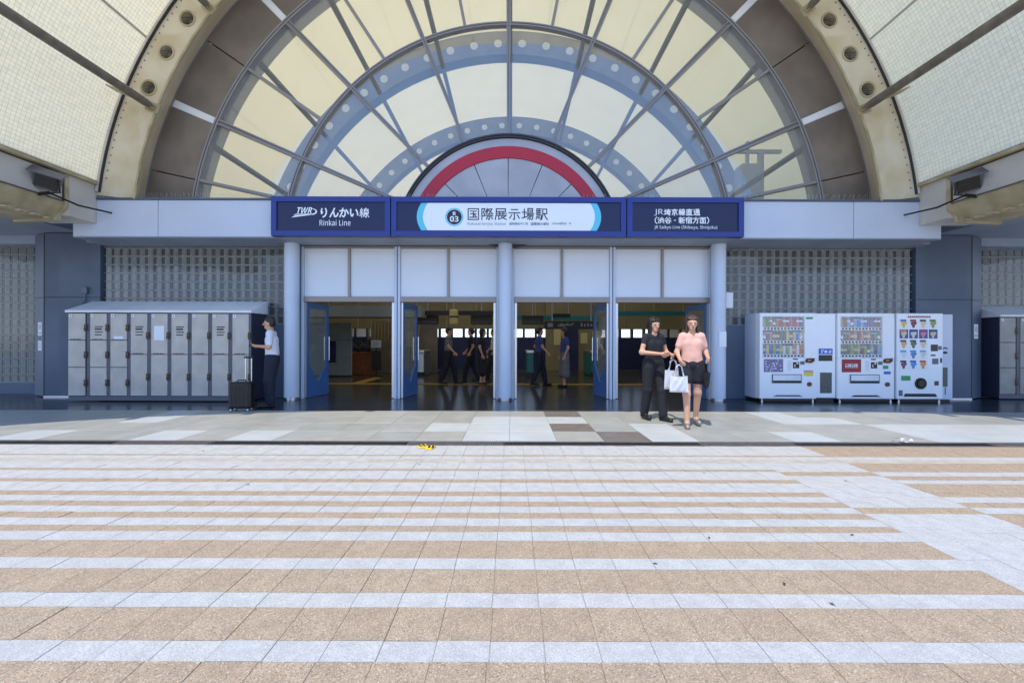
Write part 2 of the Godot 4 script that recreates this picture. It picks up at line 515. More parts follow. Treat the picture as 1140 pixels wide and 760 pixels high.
func web_with_hole(m: MB, r0: float, r1: float, a: float, da: float, rc: float, rh: float, d: float, depth: float, out := 1.0):
	# plate sector with one round opening and the wall of that opening
	var seg := 24
	var ca := deg_to_rad(a)
	var c := Vector3(cos(ca) * rc, CY + sin(ca) * rc, -d)
	var er := Vector3(cos(ca), sin(ca), 0)
	var et := Vector3(-sin(ca), cos(ca), 0)
	var inner := []
	var outer := []
	for k in seg:
		var t := TAU * k / seg
		inner.append(c + (er * cos(t) + et * sin(t)) * rh)
		var s = 1.0 / max(abs(cos(t)), abs(sin(t)))
		var pr: float = rc + (cos(t) * s) * ((r1 - rc) if cos(t) > 0 else (rc - r0))
		var pa = ca + deg_to_rad(da * 0.5) * sin(t) * s
		outer.append(Vector3(cos(pa) * pr, CY + sin(pa) * pr, -d))
	for k in seg:
		var k2 := (k + 1) % seg
		m.quad(inner[k], inner[k2], outer[k2], outer[k], Vector3(0, 0, out))
		m.quad(inner[k], inner[k2], inner[k2] + Vector3(0, 0, -depth), inner[k] + Vector3(0, 0, -depth), c - (inner[k] + inner[k2]) * 0.5)

func membrane_sheet(d_far: float, near, a0: float, a1: float, na: int, nd: int, r := RM) -> MB:
	var m := MB.new()
	for i in na:
		for j in nd:
			var q := []
			for w in [[i, j], [i + 1, j], [i + 1, j + 1], [i, j + 1]]:
				var a: float = lerpf(a0, a1, float(w[0]) / na)
				var dn: float = front_edge(a) if near == null else near
				var d: float = lerpf(d_far, dn, float(w[1]) / nd)
				# each bay of cloth is drawn in a little between the ribs
				var sag: float = 0.10 * sin(PI * float(w[1]) / nd) * clampf(minf(a - a0, a1 - a) / 12.0, 0.0, 1.0)
				var rr: float = r - sag
				var t := deg_to_rad(a)
				q.append([Vector3(cos(t) * rr, CY + sin(t) * rr, -d), Vector3(-cos(t), -sin(t), 0), Vector2(deg_to_rad(a) * r * 1.75, d * 1.75)])
			m.tri(q[0][0], q[1][0], q[2][0], q[0][1], q[1][1], q[2][1], q[0][2], q[1][2], q[2][2])
			m.tri(q[0][0], q[2][0], q[3][0], q[0][1], q[2][1], q[3][1], q[0][2], q[2][2], q[3][2])
	return m

const PURLINS := [20.8, 38.1, 55.4, 72.7, 90.0, 107.3, 124.6, 141.9, 159.2]

func vault():
	var t := thing("vault_canopy", "cream translucent membrane barrel vault arching over the station forecourt", "canopy")
	part(t, "membrane", membrane_sheet(9.16, null, 8.2, 171.8, 64, 12), M.membrane)
	# face of the arched rib, with one lamp opening per sector
	var web := MB.new()
	var da := 5.8
	for k in range(-12, 12):
		var a := 90.0 + (k + 0.5) * da
		web_with_hole(web, 7.55, RM + 0.02, a, da, 7.88, 0.145, 9.16, 0.22)
	web.arc(0, CY, 7.55, RM + 0.02, 9.16, 9.17, 6.6, 90.0 - 12 * da, 6)
	web.arc(0, CY, 7.55, RM + 0.02, 9.16, 9.17, 90.0 + 12 * da, 173.4, 6)
	part(t, "rib_face", web, M.rib)
	var fl := MB.new()
	for k in 60:
		var t0 := deg_to_rad(6.6 + 166.8 * k / 60)
		var t1 := deg_to_rad(6.6 + 166.8 * (k + 1) / 60)
		var p := []
		for w in [[t0, 7.55, 9.16], [t1, 7.55, 9.16], [t1, 7.80, 9.70], [t0, 7.80, 9.70]]:
			p.append(Vector3(cos(w[0]) * w[1], CY + sin(w[0]) * w[1], -w[2]))
		fl.quad(p[0], p[1], p[2], p[3], Vector3(-cos(t0), -sin(t0), 0))
	part(t, "rib_flange", fl, M.rib)
	var lip := MB.new()
	lip.arc(0, CY, 7.535, 7.575, 9.12, 9.162, 6.6, 173.4, 60)
	part(t, "rib_lip", lip, M.beam_tan)
	var clamp := MB.new()
	clamp.arc(0, CY, RM - 0.05, RM + 0.0, 9.10, 9.155, 7, 173, 60)
	part(t, "membrane_clamp", clamp, M.beam_panel)
	var cord := MB.new()
	cord.arc(0, CY, RM - 0.068, RM - 0.052, 9.11, 9.156, 7, 173, 60)
	part(t, "edge_cord", cord, M.mullion_dark)
	var cover := MB.new()
	cover.arc(0, CY, RM + 0.03, RM + 0.05, 9.14, 9.80, 6.6, 173.4, 60)
	part(t, "rib_cover", cover, M.rib)
	var bl := MB.new()
	for k in 150:
		var a := deg_to_rad(8.0 + 164.0 * k / 150)
		bl.ball(Vector3(cos(a) * 8.19, CY + sin(a) * 8.19, -9.155), Vector3(0.014, 0.014, 0.012), 6, 4)
	part(t, "bolt_row", bl, M.bolt).set_meta("kind", "stuff")
	# lamps in the rib
	var ring := MB.new()
	var back := MB.new()
	ring.arc(0, 0, 0.13, 0.165, -0.012, 0.02, 0, 360, 24)
	back.arc(0, 0, 0.0, 0.144, 0.19, 0.20, 0, 360, 20)
	var bulb := MB.new()
	bulb.ball(Vector3(0, 0, -0.12), Vector3(0.085, 0.085, 0.05), 12, 8)
	for k in 3:
		bulb.bd(-0.13, 0.13, -0.052 + k * 0.05, -0.046 + k * 0.05, 0.03, 0.045)
	var rm := ring.mesh()
	var bm := back.mesh()
	var um := bulb.mesh()
	for k in range(-12, 12):
		var a := deg_to_rad(90.0 + (k + 0.5) * da)
		var p := Transform3D(Basis(Vector3(0, 0, 1), 0.0), Vector3(cos(a) * 7.88, CY + sin(a) * 7.88, -9.158))
		var o := put(t, "downlight", rm, M.beam_tan, p)
		put(o, "lamp_housing", bm, M.mullion_dark)
		put(o, "lamp_glass", um, M.pipe_hall)
	# purlins along the vault, seams of the cloth between them
	for a in PURLINS:
		var r := deg_to_rad(a)
		var dir := Vector3(cos(r), sin(r), 0)
		var c := Vector3(0, CY, 0)
		var pm := MB.new()
		pm.tube([c + dir * 7.62 + Vector3(0, 0, -9.13), c + dir * 7.62 + Vector3(0, 0, -8.9), c + dir * 7.66 + Vector3(0, 0, -front_edge(a) - 0.15)], [0.055, 0.078, 0.078], 14)
		var o := part(t, "purlin", pm, M.pipe)
		var br := MB.new()
		var keep := Transform3D(Basis(Vector3(0, 0, 1), r), c)
		br.xf = keep
		br.bd(7.50, 7.78, -0.09, 0.09, 9.125, 9.155, 0.005)
		br.bd(7.66, 8.24, -0.011, 0.011, 8.70, 8.95)
		br.bd(7.56, 7.70, -0.05, 0.05, 9.0, 9.125, 0.01)
		part(o, "bracket", br, M.beam_tan)
	for k in 8:
		var a: float = (PURLINS[k] + PURLINS[k + 1]) * 0.5
		var sm := MB.new()
		for j in 16:
			var f0 := float(j) / 16
			var f1 := float(j + 1) / 16
			var q := []
			for w in [[-0.16, f0], [0.16, f0], [0.16, f1], [-0.16, f1]]:
				var t2 := deg_to_rad(a + w[0])
				var rr: float = RM - 0.006 - 0.10 * sin(PI * w[1])
				q.append(Vector3(cos(t2) * rr, CY + sin(t2) * rr, -lerpf(9.15, front_edge(a), w[1])))
			sm.quad(q[0], q[1], q[2], q[3], Vector3(-cos(deg_to_rad(a)), -sin(deg_to_rad(a)), 0))
		part(t, "seam", sm, M.beam_panel)
	# the vault goes on over the hall behind the glass
	var h := thing("hall_vault", "pale membrane vault with arched ribs seen through the fan window", "vault")
	var ribs := [15.07, 20.8]
	var from := 9.82
	for rd in [15.07, 20.8, 26.5]:
		part(h, "membrane", membrane_sheet(rd, from, 4.6, 175.4, 48, 6), M.membrane_hall)
		from = rd
	for rd in ribs:
		var w := MB.new()
		for k in range(-15, 15):
			web_with_hole(w, 7.55, RM - 0.02, 90.0 + (k + 0.5) * da, da, 7.9, 0.13, rd, 0.2)
		var o := part(h, "rib_face", w, M.rib_inner)
		var f := MB.new()
		f.arc(0, CY, 7.53, 7.56, rd - 0.02, rd + 0.45, 0, 180, 48)
		part(o, "rib_flange", f, M.rib_inner)
		var disc := MB.new()
		disc.arc(0, 0, 0.0, 0.128, -0.006, 0.01, 0, 360, 18)
		var dm := disc.mesh()
		for k in range(-15, 15):
			var a := deg_to_rad(90.0 + (k + 0.5) * da)
			put(o, "lens", dm, M.daylight_white, shift(Vector3(cos(a) * 7.9, CY + sin(a) * 7.9, -rd)))  # white disc in place of a bright opening, brightness put into its colour
	var bb := MB.new()
	bb.arc(0, CY, 6.86, 6.92, 9.84, 10.26, 6, 174, 60)
	part(h, "rib_flange", bb, M.pipe_hall)
	for a in PURLINS:
		var r := deg_to_rad(a)
		var dir := Vector3(cos(r), sin(r), 0)
		var pm := MB.new()
		pm.tube([Vector3(0, CY, -9.9) + dir * 7.6, Vector3(0, CY, -26.4) + dir * 7.6], 0.075, 12)
		part(h, "purlin", pm, M.pipe_hall)
	for s in [-1.0, 1.0]:
		var w := MB.new()
		w.bd(s * (RM - 0.04), s * (RM + 0.3), 0.0, CY + 0.72, 10.32, 27)
		part(h, "side_wall", w, M.hall_wall)
	var gb := MB.new()
	gb.arc(0, CY, 0.0, RM, 26.5, 26.7, 0, 180, 48)
	part(h, "gable", gb, M.membrane_hall)

func edge_beams():
	for s in [-1.0, 1.0]:
		var side := "left" if s < 0 else "right"
		var t := thing("edge_beam", "pale box beam carrying the canopy edge above the %s pier, with %s" % [side, "floodlight facing the lockers" if s < 0 else "floodlight over the drink machines"], "beam", "canopy edge beams")
		t.position = Vector3(s * 8.3, 0, 0)
		var sec := PackedVector2Array([Vector2(0, 4.44), Vector2(0, 3.86), Vector2(0.05, 3.72), Vector2(0.16, 3.52), Vector2(0.9, 3.5), Vector2(0.9, 4.44)])
		var m := MB.new()
		for f in [["side_panel", M.beam_panel, 0], ["lower_panel", M.beam_tan, 1]]:
			m = MB.new()
			var poly := PackedVector2Array()
			if f[2] == 0: poly = PackedVector2Array([Vector2(0, 4.44), Vector2(0, 3.84), Vector2(0.9, 3.84), Vector2(0.9, 4.44)])
			else: poly = PackedVector2Array([Vector2(0.02, 3.835), Vector2(0.07, 3.72), Vector2(0.2, 3.52), Vector2(0.9, 3.5), Vector2(0.9, 3.835)])
			for k in poly.size(): poly[k].x *= s
			m.prism(poly, 4.9, 8.50)
			part(t, f[0], m, f[1])
		m = MB.new()
		var endp := PackedVector2Array([Vector2(-0.03, 4.5), Vector2(-0.03, 3.82), Vector2(0.0, 3.72), Vector2(0.1, 3.64), Vector2(0.14, 3.5), Vector2(0.95, 3.46), Vector2(0.95, 4.5)])
		for k in endp.size(): endp[k].x *= s
		m.prism(endp, 8.50, 8.58)
		part(t, "end_plate", m, M.beam_tan)
		m = MB.new()
		m.bd(-0.1 * s, 0.12 * s, 4.36, 4.42, 4.9, 9.13, 0.004)
		part(t, "top_flange", m, M.beam_tan)
		m = MB.new()
		m.bd(-0.08 * s, 0.10 * s, 4.4225, 4.434, 4.9, 9.12)
		part(t, "edge_gasket", m, M.mullion_dark)
		m = MB.new()
		m.bd(-0.012 * s, -0.001 * s, 4.335, 4.358, 4.9, 8.498)
		m.bd(-0.012 * s, -0.001 * s, 3.86, 4.335, 8.47, 8.498)
		m.bd(-0.012 * s, -0.001 * s, 3.842, 3.86, 4.9, 8.498)
		part(t, "panel_gasket", m, M.lock_brown)
		m = MB.new()
		m.bd(-0.02 * s, 0.9 * s, 3.6, 4.44, 8.585, 9.155)
		part(t, "back_panel", m, M.beam_panel)
		m = MB.new()
		for k in 14:
			m.bd(0.10 * s, 0.19 * s, 3.485, 3.515, 5.2 + k * 0.24, 5.3 + k * 0.24)
		part(t, "bottom_rail", m, M.beam_tan)
		m = MB.new()
		m.bd(0.46 * s, 1.05 * s, 3.61, 4.43, 9.16, 10.5)
		part(t, "return_panel", m, M.pier_paint)
		# roof over the side strip, outside the vault
		var c := thing("side_canopy", "low flat canopy outside the %s pier, dark underside" % side, "canopy", "side canopies")
		m = MB.new()
		m.bd(s * 9.205, s * 14.5, 3.62, 3.9, 5.2, 10.62)
		part(c, "slab", m, M.soffit)
		m = MB.new()
		m.bd(s * 10.4, s * 14.5, 3.43, 3.619, 10.3, 10.80)
		part(c, "lintel", m, M.soffit)
		# floodlight on an arm
		var f := thing("floodlight", "dark metal floodlight on an arm at the %s edge beam" % side, "floodlight", "floodlights on the edge beams")
		var p := Vector3(s * 8.14, 4.08, -8.05)
		f.position = p
		f.scale = Vector3.ONE * 1.25
		m = MB.new()
		var tl := Transform3D(Basis.from_euler(Vector3(0.55, -0.5 * s, 0.25 * s)), Vector3.ZERO)
		m.xf = tl
		m.prism(PackedVector2Array([Vector2(-0.16, 0.13), Vector2(-0.13, -0.13), Vector2(0.13, -0.13), Vector2(0.16, 0.13)]), -0.05, 0.05)
		part(f, "housing", m, M.locker_post)
		m = MB.new()
		m.xf = tl
		m.bd(-0.12, 0.12, -0.1, 0.1, -0.06, -0.052)
		part(f, "lens", m, M.black_gloss)
		m = MB.new()
		m.xf = tl
		m.bd(-0.18, 0.18, 0.13, 0.142, -0.2, 0.05)
		part(f, "visor", m, M.locker_post)
		m = MB.new()
		m.tube([Vector3(-0.14, 0, 0), Vector3(-0.16, -0.17, -0.02), Vector3(0.16, -0.17, -0.02), Vector3(0.14, 0, 0)], 0.012, 6)
		m.tube([Vector3(0, -0.17, -0.02), Vector3(s * 0.17, -0.19, -0.02)], 0.025, 8)
		part(f, "bracket", m, M.black)
		m = MB.new()
		m.tube([Vector3(0, -0.17, -0.02), Vector3(-s * 0.1, -0.25, -0.35), Vector3(-s * 0.13, -0.2, -1.06)], 0.014, 6)
		part(f, "cable", m, M.black)

# ---------------------------------------------------------------- fan window
func fan_window():
	var t := thing("fan_window", "half-round fan window of radial glass panes under the vault", "window")
	var d := 9.69
	var rings := [2.42, 4.76, 6.71, 7.78]
	var lo := 0.0
	# panes: inner ring in 22 degree bays, outer ring in 11 degree bays
	for k in range(-4, 4):
		var a0 := 90.0 + k * 22.2
		var m := MB.new()
		m.arc(0, CY, rings[0], rings[1], d, d + 0.008, max(a0, 3.0), min(a0 + 22.2, 177.0), 8)
		m.arc(0, CY, rings[0], rings[1], d + 0.02, d + 0.028, max(a0, 3.0), min(a0 + 22.2, 177.0), 8)
		part(t, "pane", m, M.pane)
	for k in range(-8, 8):
		var a0 := 90.0 + k * 11.1
		var m := MB.new()
		m.arc(0, CY, rings[1], rings[2], d, d + 0.008, max(a0, 3.0), min(a0 + 11.1, 177.0), 5)
		m.arc(0, CY, rings[1], rings[2], d + 0.02, d + 0.028, max(a0, 3.0), min(a0 + 11.1, 177.0), 5)
		part(t, "pane", m, M.pane)
	for k in range(-8, 8):
		var a0 := 90.0 + k * 11.1
		var m := MB.new()
		var gap := 0.1
		var w0 := 0.62 if (k in [-6, -4, 4, 6]) else gap
		var w1 := 0.62 if (k + 1 in [-6, -4, 4, 6]) else gap
		m.arc(0, CY, rings[2] + 0.05, rings[3], d - 0.03, d + 0.1, a0 + w0, a0 + 11.1 - w1, 6)
		part(t, "panel", m, M.brown_panel)
		if k in [-6, -4, 4, 6]:
			m = MB.new()
			m.arc(0, CY, rings[2] + 0.06, rings[3] - 0.02, d - 0.015, d + 0.1, a0 - 0.58, a0 + 0.58, 2)
			part(t, "daylight_strip", m, M.daylight_white)  # white strip painted in place of daylight through a gap
	var back := MB.new()
	back.arc(0, CY, rings[2] + 0.05, rings[3], d + 0.11, d + 0.14, 3, 177, 60)
	part(t, "panel_backing", back, M.mullion_dark)
	# frames
	for r in [[rings[1], 0.075], [rings[2] + 0.02, 0.09], [rings[3] + 0.0, 0.05]]:
		var m := MB.new()
		m.arc(0, CY, r[0] - r[1] * 0.5, r[0] - r[1] * 0.12, d - 0.075, d + 0.05, 4, 176, 80)
		m.arc(0, CY, r[0] + r[1] * 0.12, r[0] + r[1] * 0.5, d - 0.075, d + 0.05, 4, 176, 80)
		m.arc(0, CY, r[0] - r[1] * 0.12, r[0] + r[1] * 0.12, d - 0.05, d + 0.05, 4, 176, 80)
		part(t, "ring_frame", m, M.mullion)
	var dark := MB.new()
	dark.arc(0, CY, rings[3] + 0.027, rings[3] + 0.06, d - 0.11, d + 0.02, 4, 176, 80)
	part(t, "rim", dark, M.mullion_dark)
	for k in range(-3, 4):
		var a := 90.0 + k * 22.2
		var m := MB.new()
		for o in [-1.0, 1.0]:
			var da: float = rad_to_deg(0.028) * o / 4.5
			m.spoke(0, CY, rings[0], rings[2] - 0.03, a + da, 0.028, d - 0.085, d + 0.05)
		m.spoke(0, CY, rings[0], rings[2] - 0.03, a, 0.03, d - 0.055, d + 0.05)
		part(t, "mullion", m, M.mullion)
	for k in range(-8, 8):
		if k % 2 == 0: continue
		var m := MB.new()
		m.spoke(0, CY, rings[1] + 0.04, rings[2] - 0.03, 90.0 + k * 11.1, 0.06, d - 0.07, d + 0.05)
		part(t, "mullion", m, M.mullion)
	# centre: grey sheet metal disc with a red band
	for k in range(-4, 4):
		var m := MB.new()
		m.arc(0, CY, 0.5, 1.905, d - 0.05, d + 0.05, maxf(14.0, 90.0 + k * 22.2 + 0.25), minf(166.0, 90.0 + (k + 1) * 22.2 - 0.25), 6)
		part(t, "disc_panel", m, M.disc_grey)
	var rb := MB.new()
	rb.arc(0, CY, 1.91, 2.16, d - 0.07, d + 0.05, 14, 166, 48)
	part(t, "red_band", rb, M.red_band)
	var ob := MB.new()
	ob.arc(0, CY, 2.163, 2.33, d - 0.05, d + 0.05, 14, 166, 48)
	part(t, "disc_rim", ob, M.disc_grey)
	var of := MB.new()
	of.arc(0, CY, 2.34, 2.37, d - 0.1, d + 0.05, 14, 166, 48)
	of.arc(0, CY, 2.385, 2.42, d - 0.1, d + 0.05, 14, 166, 48)
	part(t, "ring_frame", of, M.mullion_dark)
	var bk := MB.new()
	bk.arc(0, CY, 0.0, 2.38, d + 0.052, d + 0.07, 14, 166, 40)
	part(t, "disc_backing", bk, M.mullion_dark)
	# plant cabinet behind the glass
	var c := thing("equipment_cabinet", "pale green cabinet on a post frame behind the right side of the fan window", "cabinet")
	var m := MB.new()
	var p := at(838, 196, 11.6)
	m.bd(p.x - 0.28, p.x + 0.18, p.y - 1.2, p.y + 0.35, 11.6, 12.0, 0.02)
	part(c, "box", m, M.hall_grey)
	m = MB.new()
	m.bd(p.x + 0.22, p.x + 0.34, p.y - 3.0, p.y + 0.75, 11.7, 11.82)
	m.bd(p.x - 0.3, p.x + 0.8, p.y + 0.66, p.y + 0.74, 11.7, 11.8)
	m.bd(p.x - 0.2, p.x - 0.1, p.y - 3.0, p.y - 1.2, 11.7, 11.82)
	m.bd(p.x - 0.1, p.x - 0.04, p.y + 0.35, p.y + 0.95, 11.7, 11.8)
	part(c, "post_frame", m, M.hall_grey)

# ---------------------------------------------------------------- facade
func facade():
	var t := thing("fascia", "pale blue panelled fascia running behind the station signs", "fascia")
	var cuts := [-8.77, -7.05, -4.72, -2.34, 0.0, 2.34, 4.72, 6.97, 8.74]
	for k in cuts.size() - 1:
		var m := MB.new()
		m.bd(cuts[k] + 0.006, cuts[k + 1] - 0.006, 3.346, 4.08, 9.16, 9.22, 0.006)
		part(t, "panel", m, M.fascia)
	var m := MB.new()
	m.bd(-8.76, 8.73, 3.36, 4.07, 9.222, 9.53)
	part(t, "core", m, M.trim)
	m = MB.new()
	m.bd(-8.79, 8.76, 4.084, 4.12, 9.13, 9.54, 0.005)
	part(t, "flashing", m, M.trim)
	m = MB.new()
	var sx := -8.7
	while sx < 8.7:
		var lean := rng.randfn(0, 0.02)
		m.tube([Vector3(sx, 4.12, -9.18), Vector3(sx + lean, 4.22, -9.15 + rng.randfn(0, 0.015))], 0.0022, 3, false)
		sx += 0.05
	part(t, "bird_spikes", m, M.steel).set_meta("kind", "stuff")
	# soffit in trays
	var sc := [-8.77, -6.6, -4.65, -2.33, 0.0, 2.33, 4.65, 6.6, 8.74]
	for k in sc.size() - 1:
		m = MB.new()
		m.bd(sc[k] + 0.005, sc[k + 1] - 0.005, 3.325, 3.342, 9.165, 10.06)
		part(t, "soffit_tray", m, M.soffit)
	m = MB.new()
	m.bd(-9.0, 9.0, 3.343, 3.9, 9.70, 10.3)
	part(t, "beam", m, M.hall_grey)
	# piers
	for s in [-1.0, 1.0]:
		var side := "left" if s < 0 else "right"
		var p := thing("pier", "broad blue-grey clad pier at the %s end of the fascia" % side, "pier", "clad piers")
		for seg in [[0.02, 2.19], [2.2, 3.6]]:
			var mm := MB.new()
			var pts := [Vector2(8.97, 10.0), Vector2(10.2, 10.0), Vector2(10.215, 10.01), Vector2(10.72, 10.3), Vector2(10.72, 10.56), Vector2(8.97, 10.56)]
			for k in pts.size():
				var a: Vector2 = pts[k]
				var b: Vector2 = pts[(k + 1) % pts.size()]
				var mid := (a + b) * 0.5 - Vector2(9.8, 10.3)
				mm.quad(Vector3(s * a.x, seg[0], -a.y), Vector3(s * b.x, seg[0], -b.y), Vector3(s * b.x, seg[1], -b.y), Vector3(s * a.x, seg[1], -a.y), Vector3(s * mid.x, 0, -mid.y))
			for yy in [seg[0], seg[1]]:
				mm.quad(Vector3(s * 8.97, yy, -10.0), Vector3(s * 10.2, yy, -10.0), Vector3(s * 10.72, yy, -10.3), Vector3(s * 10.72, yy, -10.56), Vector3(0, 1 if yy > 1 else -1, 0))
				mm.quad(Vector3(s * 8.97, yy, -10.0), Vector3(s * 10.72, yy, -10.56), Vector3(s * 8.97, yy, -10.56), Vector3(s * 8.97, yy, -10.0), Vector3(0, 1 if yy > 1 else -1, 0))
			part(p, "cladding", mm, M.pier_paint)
		var st := MB.new()
		st.bd(s * 10.195, s * 10.212, 0.02, 3.6, 9.994, 10.02)
		part(p, "joint", st, M.mullion_dark)
		st = MB.new()
		st.bd(s * 8.99, s * 10.2, 0.0, 0.03, 9.985, 10.2)
		part(p, "base", st, M.steel)
		if s < 0:
			st = MB.new()
			st.bd(-9.33, -9.22, 2.27, 2.42, 9.94, 9.998, 0.008)
			st.tube([Vector3(-9.28, 2.27, -9.97), Vector3(-9.28, 2.12, -9.97), Vector3(-9.42, 1.95, -9.99)], 0.014, 6)
			part(p, "junction_box", st, M.trim)
		# notices on the slanted face
		var nz := Vector3(s * 0.29, 0, 0.505).normalized()
		var nb := Basis(Vector3.UP.cross(nz), Vector3.UP, nz)
		for q in ([[1.50, 0.3], [1.13, 0.22]] if s < 0 else [[1.50, 0.32]]):
			var nt := MB.new()
			nt.xf = Transform3D(nb, Vector3(s * 10.42, q[0], -10.128))
			nt.box(Vector3(-0.12, -q[1] * 0.5, 0.003), Vector3(0.12, q[1] * 0.5, 0.007))
			var o := one("notice", nt, M.paper, "%s white notice on the %s pier" % ["small lower" if q[0] < 1.3 else ("upper round-symbol" if s < 0 else "single"), side], "notice", "notices on the piers")
			var mk := MB.new()
			mk.xf = nt.xf
			if q[0] > 1.3:
				mk.arc(0, 0.05, 0.045, 0.06, -0.0105, -0.0075, 0, 360, 20)
				mk.bd(-0.05, 0.05, 0.04, 0.055, -0.0108, -0.0075)
				mk.bd(-0.07, -0.02, -0.11, -0.08, -0.0105, -0.0075)
				mk.bd(0.02, 0.07, -0.11, -0.08, -0.0105, -0.0075)
			else:
				for k in 5: mk.bd(-0.09, 0.09 - 0.03 * (k % 2), 0.06 - k * 0.03, 0.068 - k * 0.03, -0.0105, -0.0075)
			part(o, "print", mk, M.sign_grey)
	# round columns
	for q in [[-4.62, "left of the doors beside the lockers"], [-0.06, "in the middle between the door pairs"], [4.50, "right of the doors beside the drink machines"]]:
		var c := thing("column", "slim round pale blue column standing %s" % q[1], "column", "round columns")
		c.position = Vector3(q[0], 0, -9.72)
		var cm := MB.new()
		cm.lathe(Vector3.ZERO, [[0.148, 0.05], [0.150, 0.06], [0.150, 3.325]], 28)
		part(c, "shaft", cm, M.blue_paint)
		cm = MB.new()
		cm.lathe(Vector3.ZERO, [[0.0, 0.051], [0.12, 0.051], [0.12, 0.0], [0.13, 0.0]], 20)
		part(c, "foot", cm, M.steel)
		if q[0] > 1.0:
			var nm := MB.new()
			nm.xf = Transform3D(Basis(Vector3.UP, 0.0), Vector3(4.50 + 0.02, 1.31, -9.567))
			nm.box(Vector3(-0.07, -0.16, 0), Vector3(0.08, 0.16, 0.003))
			one("notice", nm, M.paper, "white paper taped to the column beside the drink machines", "notice", "notices on the piers")
	var wb := MB.new()
	wb.bd(4.70, 4.86, 1.98, 2.32, 9.80, 9.98, 0.01)
	one("wall_box", wb, M.white, "small white box on the wall beside the right column", "box")
	# returns between columns and door frames
	for s in [-1.0, 1.0]:
		var j := MB.new()
		j.bd(s * 4.515 - 0.06, s * 4.515 + 0.02, 0.0, 3.32, 9.74, 10.15)
		one("jamb_panel", j, M.trim, "dark blue jamb panel between the %s column and the doors" % ("left" if s < 0 else "right"), "panel", "jamb panels")

# ---------------------------------------------------------------- glass blocks
func glass_walls():
	var p := 0.187
	var tray := ArrayMesh.new()
	var sd := MB.new()
	var h := p * 0.5 - 0.007
	var hb := h * 0.93
	var dp := 0.115
	var f := [Vector3(-h, -h, 0), Vector3(h, -h, 0), Vector3(h, h, 0), Vector3(-h, h, 0)]
	var b := [Vector3(-hb, -hb, -dp), Vector3(hb, -hb, -dp), Vector3(hb, hb, -dp), Vector3(-hb, hb, -dp)]
	for k in 4:
		sd.quad(f[k], f[(k + 1) % 4], b[(k + 1) % 4], b[k], -(f[k] + f[(k + 1) % 4]))
	var bk := MB.new()
	bk.quad(b[0], b[1], b[2], b[3], Vector3(0, 0, 1))
	var pn := MB.new()
	pn.quad(f[0] + Vector3(0, 0, 0.004), f[1] + Vector3(0, 0, 0.004), f[2] + Vector3(0, 0, 0.004), f[3] + Vector3(0, 0, 0.004), Vector3(0, 0, 1))
	for e in [[sd, M.block_side], [bk, M.block_back], [pn, M.door_glass]]:
		e[0].add_to(tray)
		tray.surface_set_material(tray.get_surface_count() - 1, e[1])
	var tray2 := ArrayMesh.new()
	for e in [[sd, M.block_side], [bk, M.block_back2], [pn, M.door_glass]]:
		e[0].add_to(tray2)
		tray2.surface_set_material(tray2.get_surface_count() - 1, e[1])
	var walls := [
		[-8.96, -4.74, 10.08, 3.31, 9, "glass block wall behind the lockers beside the left column"],
		[4.72, 8.96, 10.08, 3.31, 9, "glass block wall above the drink machines"],
		[-12.6, -10.74, 10.60, 3.44, 17, "glass block wall at the far left edge outside the pier"],
		[10.74, 12.6, 10.60, 3.44, 17, "glass block wall at the far right edge above the dark locker"]]
	for w in walls:
		var t := thing("glass_block_wall", w[5], "wall", "glass block walls")
		var cols := int((w[1] - w[0]) / p)
		var x0: float = (w[0] + w[1]) * 0.5 - cols * p * 0.5
		var fr := MB.new()
		fr.bd(w[0], w[1], 0.0, w[3] + 0.03, w[2] + 0.125, w[2] + 0.17)
		for c in cols + 1:
			var xx: float = x0 + c * p
			fr.bd(xx - 0.0075, xx + 0.0075, w[3] - w[4] * p, w[3], w[2] - 0.001, w[2] + 0.12)
		for r in w[4] + 1:
			var yy: float = w[3] - r * p
			fr.bd(w[0], w[1], yy - 0.0075, yy + 0.0075, w[2] - 0.0015, w[2] + 0.118)
		part(t, "mortar_grid", fr, M.mortar)
		var lw := MB.new()
		lw.bd(w[0], w[1], 0.0, w[3] - w[4] * p - 0.008, w[2] - 0.01, w[2] + 0.122)
		part(t, "plinth", lw, M.pier_paint)
		for c in cols:
			for r in w[4]:
				put(t, "glass_block", tray2 if rng.randf() < (0.5 if r < 2 else 0.06) else tray, null, Transform3D(Basis.from_euler(Vector3(rng.randfn(0, 0.003), rng.randfn(0, 0.003), 0)), Vector3(x0 + (c + 0.5) * p, w[3] - (r + 0.5) * p, -w[2] - 0.004)))

